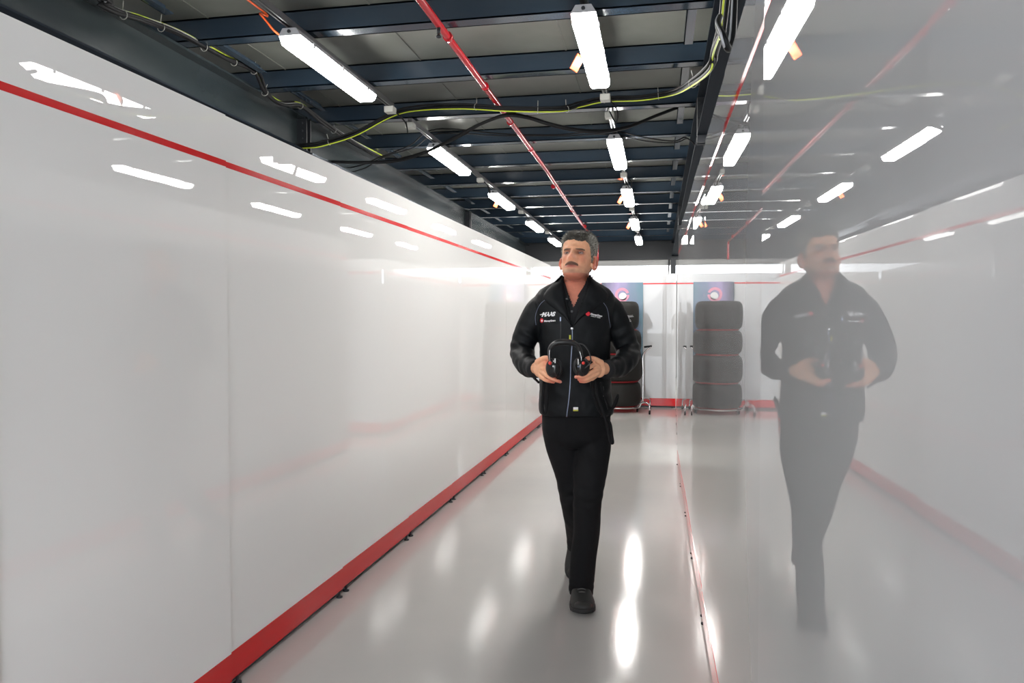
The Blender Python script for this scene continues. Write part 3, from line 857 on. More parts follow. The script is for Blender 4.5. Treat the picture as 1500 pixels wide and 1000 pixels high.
# ---- eyes, lids, brows, moustache
def hmesh(name, bm, m, parent, smooth=True):
    bm.transform(HM)
    return obj(name, bm, m, parent, smooth)
M['eye_white'] = mat('eye_white', (.34, .29, .27), .3)
M['iris'] = mat('dark_iris', (.018, .012, .009), .08)
M['lid'] = mat('eyelid_skin', (.40, .20, .15), .5)
M['brow'] = mat('brow_hair', (.11, .075, .055), .9, bump=(300, .6, .002))
for s in (-1, 1):
    ec = (s * .031, -.0650, .0)
    e = hmesh('eye', ellipsoid(bmesh.new(), ec, (.0125, .0125, .0125), None, 24, 16), M['eye_white'], person)
    d = V((-.22, -1, .20)).normalized()                    # gaze: up and to his right
    b = bmesh.new()
    bmesh.ops.create_uvsphere(b, u_segments=20, v_segments=10, radius=.0074, matrix=Matrix.Translation(V(ec) + d * .0085) @ Matrix.Rotation(math.atan2(d.x, -d.y), 4, 'Z') @ Matrix.Diagonal((1, .75, 1, 1)))
    hmesh('iris', b, M['iris'], e)
    b = ellipsoid(bmesh.new(), (0, 0, 0), (1, 1, 1), None, 28, 20)
    kill = [f_ for f_ in b.faces if (-.24 < f_.calc_center_median().z - .28 * abs(f_.calc_center_median().x) * 0 < .16) or f_.calc_center_median().y > .45]
    bmesh.ops.delete(b, geom=kill, context='FACES')
    b.transform(Matrix.Translation(ec) @ Matrix.Diagonal((.0160, .0142, .0140, 1)))
    hmesh('eyelid', b, M['lid'], e)
    b = bmesh.new()
    rings = []
    for i in range(13):
        t = i / 12
        x = s * (.012 + .038 * t); z = .0125 + .0050 * math.sin(t * 2.2) - .002 * t
        th = .0042 * math.sin(math.pi * (.15 + .75 * (1 - t) + .05)) + .0006
        y = face_y(x, z)
        rings.append([V((x, y - .0022 * math.sin(a) + .0004, z + th * math.cos(a))) for a in [k * math.pi / 4 for k in range(8)]])
    loft(b, rings)
    hmesh('eyebrow', b, M['brow'], person)
b = bmesh.new()
rows = []
for i in range(25):
    t = i / 24 * 2 - 1
    x = .0315 * t
    zt = -.0500 - .0010 * math.cos(t * 3) - .0095 * abs(t) ** 1.8
    zb = -.0625 - .0085 * abs(t) ** 2.2
    bulge = .0050 * (1 - abs(t) ** 3) + .0008
    ring = []
    for k in range(9):
        u = k / 8
        z = zt + (zb - zt) * u + (0.0007 * math.sin(i * 2.1) if k in (0, 8) else 0)
        ring.append(V((x, face_y(x, z) - bulge * math.sin(math.pi * (u * .9 + .08)) + .0006, z)))
    for k in range(8, -1, -1):
        u = k / 8
        z = zt + (zb - zt) * u
        ring.append(V((x, face_y(x, z) + .002, z)))
    rows.append(ring)
loft(b, rows)
hmesh('moustache', b, M['tache'], person)

# ---- short grey hair: a shell over the scalp and cropped tufts
def hair_amt(p):
    """thickness of the hair over head point p (head coordinates); <=0 none"""
    az = math.degrees(math.atan2(abs(p.x), -p.y))          # 0 = face, 180 = back
    hl = poly_x([(0, .060), (18, .062), (34, .060), (46, .050), (58, .030), (70, .002), (84, -.022), (93, -.020), (97, .012), (112, .010), (120, -.030), (135, -.062), (180, -.068)], az)[0]
    hl += .007 * noise.noise(V((az * .11, p.x * 60, 0))) - (.006 if 0 < p.x < .045 and p.y < 0 else 0)
    return p.z - hl
b = bmesh.new()
grid = [[b.verts.new(p) for p in r] for r in head_rings()]
for i in range(len(grid) - 1):
    for k in range(NS):
        f_ = b.faces.new((grid[i][k], grid[i][(k + 1) % NS], grid[i + 1][(k + 1) % NS], grid[i + 1][k])); f_.smooth = True
b.faces.new(grid[-1])
b.normal_update()
kill = [f_ for f_ in b.faces if hair_amt(f_.calc_center_median()) < -.001]
bmesh.ops.delete(b, geom=kill, context='FACES')
b.normal_update()
lay = b.loops.layers.color.new('tone')
info = []
for v in b.verts:
    h_ = hair_amt(v.co)
    top = max(0, min(1, (v.co.z - .03) / .07))
    th = min(1, max(0, h_ + .002) / .012) * (.0035 + .0100 * top) - .0010
    n_ = noise.noise(v.co * 90) * .0030 + noise.noise(v.co * 240) * .0022
    side = max(0, min(1, (abs(v.co.x) - .045) / .028)) * (1 - top * .5)
    info.append((v, v.normal.copy(), th + n_ * min(1, max(0, h_) / .01)))
def hcol(p):
    side = max(0, min(1, (math.sqrt(p.x ** 2) - .040) / .03))
    k = .5 + .5 * noise.noise(p * 60)
    dark = (.13, .115, .092); grey = (.72, .71, .67)
    return mixc(dark, grey, max(0, min(1, .12 + .75 * side * (.55 + .45 * k) + (.35 * max(0, noise.noise(p * 130 + V((3, 1, 2))))))))
samples = []
for f_ in b.faces:
    samples.append((f_.calc_center_median(), f_.normal.copy(), f_.calc_area()))
for f_ in b.faces:
    for lp in f_.loops: lp[lay] = (*hcol(lp.vert.co), 1)
for v, n_, th in info: v.co += n_ * th
rnd = random.Random(3)
tot = sum(s_[2] for s_ in samples)
for c_, n_, ar in samples:
    h_ = hair_amt(c_)
    if h_ < .001: continue
    cnt = ar / tot * 9000
    cnt = int(cnt) + (1 if rnd.random() < cnt % 1 else 0)
    top = max(0, min(1, (c_.z - .03) / .07))
    for _ in range(cnt):
        o_ = c_ + V((rnd.uniform(-1, 1), rnd.uniform(-1, 1), rnd.uniform(-1, 1))) * .002 + n_ * (.001 + .006 * top)
        comb = V((.25, -.9, .1)) if top > .4 else V((0, .25, -1))
        d = (n_ * (.75 if top > .4 else .35) + comb * .8 + V((rnd.uniform(-1, 1), rnd.uniform(-1, 1), rnd.uniform(-1, 1))) * .35).normalized()
        L = rnd.uniform(.007, .012) + .010 * top * rnd.random()
        L *= min(1, .5 + h_ / .02)
        a = d.cross(V((rnd.uniform(-1, 1), rnd.uniform(-1, 1), rnd.uniform(-1, 1)))).normalized() * .0010
        e_ = d.cross(a).normalized() * .0010
        q = [b.verts.new(o_ + a), b.verts.new(o_ - a * .5 + e_), b.verts.new(o_ - a * .5 - e_), b.verts.new(o_ + d * L + V((0, 0, -.001)))]
        cc = hcol(c_); f0 = rnd.choice((.5, .7, 1.0, 1.3, 1.6))
        for t3 in ((0, 1, 3), (1, 2, 3), (2, 0, 3)):
            fc = b.faces.new([q[i] for i in t3])
            for lp in fc.loops: lp[lay] = (cc[0] * f0, cc[1] * f0, cc[2] * f0, 1)
hmesh('hair', b, M['hair'], person, True)

# ---- jacket
def wrinkle(b, spots, base=.0016, freq=14):
    b.normal_update()
    out = []
    for v in b.verts:
        p = v.co
        n_ = noise.noise(V((p.x * freq, p.y * freq, p.z * freq * .7))) * base
        for c_, rad, d, amp, fq in spots:
            r2 = (p - V(c_)).length / rad
            if r2 < 2.2:
                ph = p.dot(V(d).normalized()) * fq + 2.2 * noise.noise(p * 11)
                n_ += amp * math.exp(-r2 * r2) * math.sin(ph)
        out.append((v, v.normal * n_))
    for v, d in out: v.co += d
    return b
SLR = [(-0.1485, 0.01, 1.4813), (-0.189, 0.015, 1.4407), (-0.2261, 0.022, 1.3626), (-0.2566, 0.025, 1.2809), (-0.2636, 0.01, 1.2304), (-0.2514, -0.07, 1.1941), (-0.2362, -0.135, 1.1749), (-0.2013, -0.218, 1.1658)]
SLL = [(0.1462, 0.01, 1.4813), (0.1809, 0.015, 1.4407), (0.2195, 0.022, 1.3626), (0.2509, 0.025, 1.2809), (0.2659, 0.01, 1.2338), (0.2403, -0.07, 1.2008), (0.1947, -0.135, 1.1717), (0.1192, -0.218, 1.1626)]
SR = [.054, .063, .066, .062, .061, .056, .050, .042]
def jacket_shape(grow=0.0):
    b = bmesh.new()
    loft(b, torso_rings(-grow))
    for ch in (SLR, SLL):
        tube(b, ch, [r + grow for r in SR], 24, 6)
        ellipsoid(b, ch[0], (SR[0] + grow,) * 3, None, 24, 14)
    return b
jb = remesh(jacket_shape(), .0055, 6, .5)
folds = [((-0.2639, -0.01, 1.2482), .055, (.35, .2, 1), 0.0088, 130), ((0.2661, -0.01, 1.2482), .055, (-.35, .2, 1), 0.0088, 130),
         ((-0.2306, -0.03, 1.3229), .05, (.5, 0, 1), 0.0056, 100), ((0.229, -0.03, 1.3229), .05, (-.5, 0, 1), 0.0056, 100),
         ((-0.2361, -0.13, 1.1746), .05, (1, -1.6, .3), 0.0064, 120), ((0.1954, -0.13, 1.1713), .05, (-1, -1.6, .3), 0.0064, 120),
         ((-0.1623, -0.08, 1.3835), .05, (.8, 0, .8), 0.0064, 90), ((0.1519, -0.08, 1.3835), .05, (-.8, 0, .8), 0.0064, 90),
         ((-0.1501, -0.11, 1.0943), .10, (.35, 0, 1), 0.0048, 60), ((0.1295, -0.11, 1.0943), .10, (-.35, 0, 1), 0.0048, 60), ((-0.0148, -0.14, 1.2274), .12, (1, 0, .5), 0.0032, 45)]
wrinkle(jb, folds)
jt = BVHTree.FromBMesh(jb)
def in_v(p):
    """the open V at the front of the jacket"""
    if p.y > .035: return False
    z1, z0 = (-0.0273, -0.13, 1.3609)[2], (-0.0224, -0.06, 1.6223)[2]
    if p.z < z1: return False
    t = (p.z - z1) / (z0 - z1)
    xl_ = (-0.0273, -0.13, 1.3609)[0] * (1 - t) + ((-0.0722, -0.06, 1.6223)[0]) * t
    xr_ = (-0.0273, -0.13, 1.3609)[0] * (1 - t) + ((0.0706, -0.06, 1.6223)[0]) * t
    return xl_ < p.x < xr_
bmesh.ops.delete(jb, geom=[f_ for f_ in jb.faces if in_v(f_.calc_center_median()) or f_.calc_center_median().z > (-0.0007, 0, 1.6139)[2]], context='FACES')
jacket = obj('jacket', jb, M['jacket'], person, True)
sol = jacket.modifiers.new('thickness', 'SOLIDIFY'); sol.thickness = .0035; sol.offset = -1

# ---- shirt under it, with its own open neck
sb = remesh(loft(bmesh.new(), torso_rings(.0135)), .005, 3, .5)
st = BVHTree.FromBMesh(sb)
def in_v2(p):
    if p.y > .0: return False
    z1, z0 = (-0.0186, -0.1, 1.4559)[2], (-0.0157, -0.06, 1.6223)[2]
    if p.z < z1: return False
    t = (p.z - z1) / (z0 - z1)
    x1 = (-0.0186, -0.1, 1.4559)[0]
    return x1 * (1 - t) + (-0.0821, -0.06, 1.6223)[0] * t < p.x < x1 * (1 - t) + (0.0639, -0.06, 1.6223)[0] * t
bmesh.ops.delete(sb, geom=[f_ for f_ in sb.faces if in_v2(f_.calc_center_median()) or f_.calc_center_median().z > (-0.0006, 0, 1.6024)[2] or f_.calc_center_median().z < 1.0], context='FACES')
shirt = obj('shirt', sb, M['shirt'], person, True)
bt = BVHTree.FromObject(body, bpy.context.evaluated_depsgraph_get())

def surf(tree, x, z, y0=-1.0):
    h = tree.ray_cast(V((x, y0, z)), V((0, 1, 0)))
    return h[0].y if h[0] is not None else None
def strip(tree, A, Bp, off, th, nu=14, nv=8):
    """cloth flap between edge polylines A and Bp (lists of (x, y, z)), laid over a surface"""
    b = bmesh.new()
    ea = [V(p) for p in spline(A, 5)]; eb = [V(p) for p in spline(Bp, 5)]
    def at(l, t):
        f_ = t * (len(l) - 1); k = min(int(f_), len(l) - 2)
        return l[k] + (l[k + 1] - l[k]) * (f_ - k)
    fr, bk = [], []
    last = -.1
    for i in range(nu):
        r1, r2 = [], []
        for k in range(nv):
            p = at(ea, i / (nu - 1)).lerp(at(eb, i / (nu - 1)), k / (nv - 1))
            y = surf(tree, p.x, p.z)
            if y is None or y > .02: y = min(p.y, last) if y is None else min(y, p.y + .02)
            last = y
            lift = off + .006 * math.sin(math.pi * k / (nv - 1))
            r1.append(b.verts.new((p.x, y - lift - th, p.z))); r2.append(b.verts.new((p.x, y - off * .3, p.z)))
        fr.append(r1); bk.append(r2)
    for i in range(nu - 1):
        for k in range(nv - 1):
            b.faces.new((fr[i][k], fr[i][k + 1], fr[i + 1][k + 1], fr[i + 1][k])).smooth = True
            b.faces.new((bk[i][k], bk[i + 1][k], bk[i + 1][k + 1], bk[i][k + 1])).smooth = True
    for k in range(nv - 1):
        b.faces.new((fr[0][k], bk[0][k], bk[0][k + 1], fr[0][k + 1])); b.faces.new((fr[-1][k], fr[-1][k + 1], bk[-1][k + 1], bk[-1][k]))
    for i in range(nu - 1):
        b.faces.new((fr[i][0], fr[i + 1][0], bk[i + 1][0], bk[i][0])); b.faces.new((fr[i][-1], bk[i][-1], bk[i + 1][-1], fr[i + 1][-1]))
    bmesh.ops.recalc_face_normals(b, faces=b.faces[:])
    return b
D = -.115
obj('collar_flap', strip(jt, [(-0.0728, -0.02, 1.6147), (-0.1119, -0.06, 1.576), (-0.1596, -0.09, 1.5219), (-0.1506, -0.11, 1.4819), (-0.0921, -0.12, 1.4327), (-0.0535, -0.13, 1.3968), (-0.031, -0.135, 1.3609)],
                         [(-0.0648, -0.05, 1.6097), (-0.0694, -0.07, 1.5722), (-0.0641, -0.09, 1.5219), (-0.0588, -0.11, 1.4819), (-0.0496, -0.12, 1.4392), (-0.0405, -0.13, 1.3968), (-0.0277, -0.135, 1.3577)], .003, .004, 26, 10), M['jacket'], jacket)
obj('collar_flap', strip(jt, [(0.0647, -0.02, 1.6181), (0.094, -0.06, 1.5826), (0.1435, -0.09, 1.5351), (0.1477, -0.11, 1.4983), (0.0844, -0.12, 1.449), (0.0182, -0.13, 1.4065), (-0.0245, -0.135, 1.3609)],
                         [(0.0617, -0.05, 1.6097), (0.0598, -0.07, 1.5722), (0.0414, -0.09, 1.5219), (0.0231, -0.11, 1.4819), (0.0027, -0.12, 1.4392), (-0.0144, -0.13, 1.3968), (-0.0277, -0.135, 1.3577)], .003, .004, 26, 10), M['jacket'], jacket)
obj('shirt_collar', strip(st, [(-0.0768, -0.03, 1.5974), (-0.0859, -0.07, 1.5556), (-0.0805, -0.09, 1.5153), (-0.0548, -0.1, 1.4789)], [(-0.0641, -0.04, 1.5969), (-0.0528, -0.07, 1.5556), (-0.0443, -0.09, 1.5219), (-0.0351, -0.1, 1.4953)], .004, .003, 16, 7), M['shirt'], shirt)
obj('shirt_collar', strip(st, [(0.0772, -0.03, 1.6041), (0.0763, -0.07, 1.5623), (0.0612, -0.09, 1.5153), (0.0372, -0.1, 1.4789)], [(0.0594, -0.04, 1.5969), (0.0366, -0.07, 1.5623), (0.015, -0.09, 1.5318), (0.001, -0.1, 1.5084)], .004, .003, 16, 7), M['shirt'], shirt)
for q in ((-0.0516, -0.1, 1.4953), (-0.0284, -0.1, 1.4362)):
    obj('shirt_button', lathe(bmesh.new(), [(.0055, -.004), (.0055, .0)], 14, 'y', (q[0], surf(st, q[0], q[2]) - .010, q[2])), M['cup'], shirt)

def seam(tree, pts, r, off=.0):
    q = []
    for p in spline(pts, 8):
        y = surf(tree, p.x, p.z)
        q.append((p.x, (y if y is not None else p.y) - off, p.z))
    return T(q, r, 6)
z_ = obj('zip', seam(jt, [(-0.0273, -0.13, 1.3609), (-0.0272, -0.13, 1.2923), (-0.0335, -0.13, 1.1942), (-0.0365, -0.13, 1.096), (-0.0429, -0.13, 1.014), (-0.0493, -0.13, 0.9648), (-0.0525, -0.13, 0.9319)], .0026, .002), M['zip'], jacket)
q = (-0.029, -0.13, 1.3544); y = surf(jt, q[0], q[2])
obj('zip_puller', lathe(bmesh.new(), [(.004, -.006), (.007, -.005), (.007, 0), (.004, .002)], 16, 'y', (q[0], y - .006, q[2])), M['zinc'], z_)
obj('yellow_pull_tab', B((-0.0423, -0.13, 2.9036)[0], (-0.0343, -0.13, 2.9036)[0], y - .016, y - .006, (-2.7632, -0.13, 1.3005)[2], (-2.7627, -0.13, 1.3233)[2], bevel=.001), M['yellow'], z_)
obj('chest_pocket_zip', seam(jt, [(-0.0829, -0.13, 1.4098), (-0.0812, -0.13, 1.3576), (-0.0827, -0.13, 1.2923)], .0022, .001), M['band'], jacket)
q = (-0.0829, -0.13, 1.4033); y = surf(jt, q[0], q[2])
obj('pocket_puller', B(q[0] - .003, q[0] + .003, y - .008, y - .003, q[2] - .014, q[2] + .006, bevel=.001), M['zip'], jacket)
for pts in ([(-0.1548, -0.13, 1.4913), (-0.1743, -0.13, 1.475), (-0.1906, -0.13, 1.4457), (-0.2003, -0.13, 1.4098), (-0.197, -0.13, 1.3707)], [(0.1256, -0.13, 1.4782), (0.142, -0.13, 1.4554), (0.1519, -0.13, 1.4228), (0.1586, -0.13, 1.3837), (0.1636, -0.13, 1.3576)]):
    obj('piping', seam(jt, pts, .0016, .0), M['piping'], jacket)
for pts in ([(-0.1771, -0.13, 1.0534), (-0.1607, -0.13, 0.991), (-0.1541, -0.13, 0.9516)], [(0.1238, -0.13, 1.0763), (0.1305, -0.13, 1.0239), (0.1471, -0.13, 0.9648)]):
    obj('side_pocket_seam', seam(jt, pts, .0020, .0), M['band'], jacket)
q = (0.1256, -0.13, 1.0403); y = surf(jt, q[0], q[2])
obj('pocket_puller', B(q[0] - .002, q[0] + .002, y - .007, y - .002, q[2] - .012, q[2] + .006, bevel=.0008), M['zinc'], jacket)

def decal(b, x, z, ang, m, name, parent, tree=None, off=.0022, flipx=False):
    tree = tree or jt
    bmesh.ops.triangulate(b, faces=b.faces[:])
    ca, sa = math.cos(ang), math.sin(ang)
    for v in b.verts:
        u, w_ = v.co.x, v.co.y
        X, Z = x + u * ca - w_ * sa, z + u * sa + w_ * ca
        yy = surf(tree, X, Z)
        v.co = V((X, (yy if yy is not None else D) - off, Z))
    return obj(name, b, m, parent)
def disc2(r, n=20, sx=1.0):
    b = bmesh.new()
    b.faces.new([b.verts.new((r * sx * math.cos(2 * math.pi * k / n), r * math.sin(2 * math.pi * k / n), 0)) for k in range(n)])
    return b
q = (-0.1726, -0.13, 1.4131)
decal(text_bm('HAAS', .026, shear=.35, offset=.0018, space=.86), q[0] + .002, q[2] - .001, .05, M['white_print'], 'team_lettering', jacket)
b = bmesh.new()
b.faces.new([b.verts.new(p + (0,)) for p in ((0, 0), (.008, .003), (.020, .007), (.020, .010), (.008, .007), (-.004, .003))])
decal(b, q[0] - .003, q[2] + .005, .05, M['white_print'], 'lettering_slash', jacket)
q = (-0.17, -0.13, 1.3925)
decal(disc2(.0108, 20, .72), q[0], q[2], 0, M['red_print'], 'red_roundel', jacket)
decal(disc2(.0052, 16, .7), q[0] + .0005, q[2] - .001, 0, M['white_print'], 'roundel_centre', jacket, off=.0030)
q = (-0.1595, -0.13, 1.386)
decal(text_bm('MoneyGram', .0112, shear=.1, offset=.0005, space=.92), q[0], q[2], .06, M['white_print'], 'sponsor_lettering', jacket)
q = (0.0475, -0.13, 1.4251)
decal(disc2(.0105, 20, 1.0), q[0], q[2], 0, M['red_print'], 'red_roundel', jacket, off=.011)
q = (0.059, -0.13, 1.4219)
decal(text_bm('MoneyGram', .0125, shear=.25, offset=.0005, space=.92), q[0], q[2] - .001, -.20, M['white_print'], 'sponsor_lettering', jacket)
q = (0.0622, -0.13, 1.4124)
decal(text_bm('HAAS F1 TEAM', .0072, shear=.15, offset=.0002), q[0], q[2], -.20, M['white_print'], 'team_line', jacket)
q = (0.2584, 0.0, 1.4135)
decal(text_bm('HAAS', .0135, shear=.2, offset=.0008), q[0] - .003, q[2] + .004, -1.2, M['white_print'], 'sleeve_lettering', jacket)
q = (-0.0215, -0.13, 0.9631)
y = surf(jt, q[0], q[2])
lb = obj('care_label', B(q[0], q[0] + .023, y - .004, y - .0015, q[2], q[2] + .016, bevel=.0006), M['white_print'], jacket)
obj('yellow_label_edge', B(q[0] - .0005, q[0] + .0235, y - .0046, y - .0012, q[2] - .003, q[2] + .004, bevel=.0006), M['yellow'], lb)
# hem band and cuffs
for ch, nm in ((SLR, 'R'), (SLL, 'L')):
    a_, c_ = V(ch[-2]), V(ch[-1])
    d = (c_ - a_).normalized()
    obj('cuff', T([c_ - d * .030, c_ - d * .006, c_ + d * .004], [.0445, .0445, .042], 24), M['shirt'], jacket, True)

# ---- trousers
tb = bmesh.new()
loft(tb, [superring(c[0], c[1], c[2], a, b_, 2.4, 40) for c, a, b_ in (((0.0043, 0, 0.9898), .165, .118), ((0.0045, 0, 0.915), .170, .120), ((0.0046, 0, 0.8536), .170, .120), ((0.0082, 0, 0.8059), .155, .112), ((0.0083, 0, 0.7718), .13, .09))])
FL = [(0.0862, 0.0, 0.8468), (0.086, -0.02, 0.765), (0.0698, -0.065, 0.6552), (0.0553, -0.095, 0.5546), (0.0516, -0.085, 0.4752), (0.0518, -0.07, 0.3703), (0.0367, -0.04, 0.1916), (0.0302, -0.005, 0.032)]
RL = [(-0.0768, 0.0, 0.8468), (-0.0556, 0.01, 0.7598), (-0.0197, 0.03, 0.6358), (-0.0036, 0.055, 0.5335), (0.0072, 0.1, 0.4528), (0.0275, 0.21, 0.3385), (0.0447, 0.32, 0.2267), (0.0538, 0.42, 0.1249)]
tube(tb, FL, [.090, .089, .082, .073, .068, .066, .063, .063], 26, 6)
tube(tb, RL, [.088, .088, .083, .076, .072, .066, .064, .062], 26, 6)
for c_ in (FL[0], RL[0]): ellipsoid(tb, c_, (.088, .088, .088))
tb = remesh(tb, .0055, 5, .5)
wrinkle(tb, [((0.0501, -0.13, 0.5627), .07, (.3, 0, 1), .0055, 95), ((-0.015, 0.0, 0.5324), .07, (-.3, 0, 1), .0055, 95), ((0.0312, -0.03, 0.0618), .05, (0, 0, 1), .005, 130), ((0.0437, 0.35, 0.1954), .05, (0, .3, 1), .004, 120),
             ((0.0013, -0.08, 0.7987), .08, (.8, 0, .5), .0045, 80), ((0.0561, -0.1, 0.679), .09, (.5, 0, 1), .0025, 60)], .002, 12)
trousers = obj('trousers', tb, M['trouser'], person, True)

# ---- shoes
def shoe(mtx):
    root = None
    secs = [(.012, .020, .030, .060), (0.0, .028, .012, .078), (-.030, .034, .012, .088), (-.070, .037, .012, .088), (-.110, .041, .012, .076), (-.150, .046, .012, .063), (-.190, .049, .012, .054), (-.225, .047, .013, .047), (-.255, .038, .015, .040), (-.275, .022, .018, .032), (-.282, .008, .020, .026)]
    secs2 = []
    for i in range(len(secs) - 1):
        for k in range(4):
            t = k / 4; secs2.append([secs[i][j] + (secs[i + 1][j] - secs[i][j]) * t for j in range(4)])
    secs2.append(list(secs[-1]))
    b = bmesh.new()
    rings = []
    for y, w_, z0, z1 in secs2:
        zc, hz = (z0 + z1) / 2, (z1 - z0) / 2
        rings.append([V((w_ * math.copysign(abs(math.cos(a)) ** .8, math.cos(a)) * (1 - .18 * max(0, math.sin(a))), y, zc + hz * math.copysign(abs(math.sin(a)) ** .75, math.sin(a)))) for a in [2 * math.pi * k / 28 for k in range(28)]])
    loft(b, rings)
    b.transform(mtx)
    up = obj('shoe', b, M['shoe'], person, True)
    b = bmesh.new()
    rings = []
    for z, gr in ((0.0, -.003), (.004, .002), (.018, .003), (.022, .0)):
        ring = []
        for y, w_, z0, z1 in secs2: ring.append(V((w_ + gr, y - gr * (1 if y < -.2 else -1), z + (.006 * max(0, (-y - .22) / .06)))))
        for y, w_, z0, z1 in secs2[::-1]: ring.append(V((-w_ - gr, y - gr * (1 if y < -.2 else -1), z + (.006 * max(0, (-y - .22) / .06)))))
        rings.append(ring)
    loft(b, rings); b.transform(mtx)
    obj('sole', b, M['sole'], up, True)
    for k in range(5):
        y = -.085 - .020 * k; z = .088 - .0085 * k
        b = T([(-.024, y, z - .010), (-.012, y - .004, z - .001), (.0, y - .006, z + .002), (.012, y - .004, z - .001), (.024, y, z - .010)], .0022, 6, 3); b.transform(mtx)
        obj('lace', b, M['shoe_grey'], up)
    b = T([(0, -.086, .090), (-.020, -.092, .104), (-.034, -.100, .098), (-.022, -.102, .088), (0, -.090, .090), (.022, -.098, .100), (.034, -.106, .090), (.018, -.104, .084), (0, -.090, .090)], .0016, 6, 4); b.transform(mtx)
    obj('lace_bow', b, M['sole'], up)
    # pale side mark
    b = bmesh.new()
    pts = [(-.150, .050), (-.120, .060), (-.100, .052), (-.110, .036), (-.135, .030)]
    pts2 = [(-.140, .046), (-.122, .052), (-.110, .048), (-.116, .040), (-.133, .038)]
    for i in range(5):
        j = (i + 1) % 5
        if i == 3: continue
        b.faces.new([b.verts.new((-.0475 + .06 * (u[1] - .03) * .2, u[0], u[1])) for u in (pts[i], pts[j], pts2[j], pts2[i])])
    b.transform(mtx)
    obj('side_mark', b, M['shoe_grey'], up)
    b = ellipsoid(bmesh.new(), (0, -.245, .032), (.036, .036, .019)); b.transform(mtx)
    obj('toe_cap', b, M['shoe'], up, True)
    return up
shoe(SHF)
shoe(SHR)

# ------------------------------------------------------------------ headphones held in both hands
hp = empty('headphones', (-0.4014, 3.7116, 0.0), YAW)
hroot = V((-0.0731, -0.32, 1.2051))
hp.location = person.matrix_basis @ hroot if False else (Matrix.Translation((-0.4014, 3.7116, 0)) @ Matrix.Rotation(YAW, 4, 'Z')) @ hroot
tag(hp, 'black over-ear headphones with red buttons held in front of the man\'s stomach', 'headphones')
def hobj(name, b, m, parent=None, smooth=True):
    b.transform(Matrix.Translation(-hroot))
    return obj(name, b, m, parent or hp, smooth)
arc = [(-0.1409, -0.315, 1.2017), (-0.1461, -0.325, 1.2425), (-0.1387, -0.33, 1.2736), (-0.1144, -0.335, 1.2923), (-0.0777, -0.338, 1.297), (-0.0374, -0.335, 1.2908), (-0.0123, -0.33, 1.2706), (-0.0009, -0.325, 1.2394), (0.0047, -0.315, 1.2017)]
b = bmesh.new()
pts = spline(arc, 6)
rings = []
for i, p in enumerate(pts):
    t = i / (len(pts) - 1)
    d = (pts[min(i + 1, len(pts) - 1)] - pts[max(i - 1, 0)]).normalized()
    nrm = d.cross(V((0, 1, 0))).normalized()
    w_ = .0075 + .0105 * math.sin(math.pi * min(1, max(0, t))) ** 1.5
    rings.append([p + nrm * w_ * .75 * math.cos(a) + V((0, 1, 0)) * (w_ * 1.25) * math.sin(a) for a in [2 * math.pi * k / 14 for k in range(14)]])
loft(b, rings)
hobj('headband', b, M['band'])
for pp in ([(-0.1456, -0.345, 1.2619), (-0.1456, -0.345, 1.225), (-0.1357, -0.335, 1.1751)], [(-0.01, -0.34, 1.2555), (-0.0027, -0.345, 1.225), (-0.0011, -0.345, 1.1758)]):
    hobj('yoke_wire', T(pp, .0014, 6, 6), M['chrome'])
def cup(c, out, flip):
    c = V(c); out = V(out).normalized()
    m = Matrix.Translation(c) @ out.to_track_quat('Z', 'Y').to_matrix().to_4x4() @ Matrix.Diagonal((.80, 1.0, 1, 1))
    b = lathe(bmesh.new(), [(.010, .026), (.026, .025), (.038, .018), (.044, .006), (.044, -.004), (.038, -.008)], 32)
    b.transform(m)
    sh = hobj('ear_cup', b, M['cup'])
    b = lathe(bmesh.new(), [(.020, -.008), (.040, -.009), (.045, -.016), (.043, -.026), (.034, -.030), (.022, -.026)], 32)
    b.transform(m)
    hobj('ear_cushion', b, M['cushion'], sh)
    return sh, m
def dot(sh, c, r=.0085):
    b = lathe(bmesh.new(), [(r, -.004), (r * .9, -.007), (r * .5, -.0085)], 20, 'y', c)
    hobj('red_button', b, M['red_button'], sh)
cl, ml = cup((-0.1271, -0.318, 1.1771), (-.62, -.75, .0), 1)
cr, mr = cup((0.0041, -0.322, 1.1836), (.45, -.88, .05), -1)
cl.data.update(); cr.data.update()
def on(sh, q, off=.0):
    tr = BVHTree.FromPolygons([v.co + hroot for v in sh.data.vertices], [tuple(p.vertices) for p in sh.data.polygons])
    h = tr.ray_cast(V((q[0], -1, q[2])), V((0, 1, 0)))
    return V((q[0], (h[0].y if h[0] is not None else q[1]) - off, q[2]))
dot(cl, on(cl, (-0.1428, -0.34, 1.2017), -.002)); dot(cr, on(cr, (0.0061, -0.35, 1.2022), -.002), .0075)
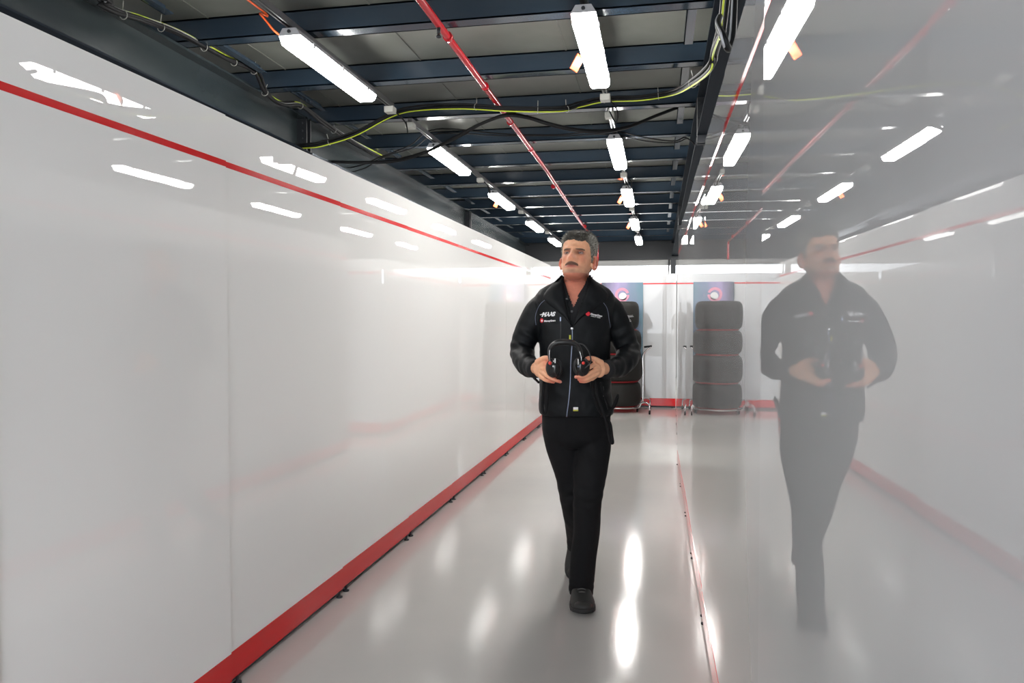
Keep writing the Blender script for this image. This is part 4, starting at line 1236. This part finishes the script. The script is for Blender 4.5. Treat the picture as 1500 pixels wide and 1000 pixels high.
for sh, pa, pb, mk in ((cl, (-0.1231, -0.34, 1.2017), (-0.1182, -0.34, 1.2217), 'white_print'),
    (cl, (-0.129, -0.34, 1.2063), (-0.1259, -0.34, 1.214), 'white_print'),
    (cl, (-0.1323, -0.34, 1.1841), (-0.1268, -0.34, 1.1909), 'white_print'),
    (cr, (-0.0185, -0.34, 1.194), (-0.0149, -0.34, 1.2201), 'white_print'),
    (cr, (-0.0203, -0.34, 1.1832), (-0.0114, -0.34, 1.1893), 'piping')):
    a_ = on(sh, pa); c_ = on(sh, pb)
    yy = min(a_.y, c_.y)
    hobj('small_print', B(a_.x, c_.x, yy - .0016, max(a_.y, c_.y) + .002, a_.z, c_.z), M[mk], sh, False)
hobj('microphone_boom', T([(-0.0282, -0.335, 1.2892), (0.0017, -0.345, 1.2865), (0.0258, -0.35, 1.2621), (0.0382, -0.35, 1.2283), (0.0388, -0.345, 1.2035), (0.0235, -0.345, 1.1881), (0.0082, -0.345, 1.1758)], .0030, 8, 6), M['band'])
hobj('hanging_cable', T([(-0.1644, -0.215, 1.116), (-0.1681, -0.19, 1.0527), (-0.1707, -0.175, 0.9962), (-0.1689, -0.172, 0.9634), (-0.1575, -0.172, 0.9504), (-0.1514, -0.178, 0.9771), (-0.1471, -0.188, 1.0364), (-0.1453, -0.215, 1.0968), (-0.1465, -0.24, 1.1244)], .0068, 8, 6), M['cable_sleeve'])
hobj('hanging_cable', T([(0.0558, -0.215, 1.116), (0.0683, -0.19, 1.0527), (0.086, -0.178, 0.9965), (0.1094, -0.172, 0.9536), (0.1363, -0.165, 0.9267), (0.1533, -0.16, 0.8967), (0.1603, -0.158, 0.8475), (0.1657, -0.155, 0.811), (0.1559, -0.155, 0.8176), (0.1437, -0.16, 0.8706), (0.1315, -0.178, 0.9187), (0.1104, -0.19, 0.972), (0.0866, -0.2, 1.0376), (0.0745, -0.22, 1.11)], .0078, 8, 6), M['cable_sleeve'])
hobj('hanging_cable', T([(0.1024, -0.2, 1.1019), (0.1217, -0.175, 1.0415), (0.1602, -0.13, 0.9713), (0.1919, -0.09, 0.9931), (0.1997, -0.08, 1.0319), (0.1746, -0.12, 0.9899), (0.146, -0.165, 0.93)], .0055, 8, 6), M['cable_sleeve'])
hobj('belt_clip', T([(-0.2119, -0.2, 1.1228), (-0.202, -0.19, 1.114), (-0.1884, -0.17, 1.0994)], .0062, 8, 3), M['cup'])
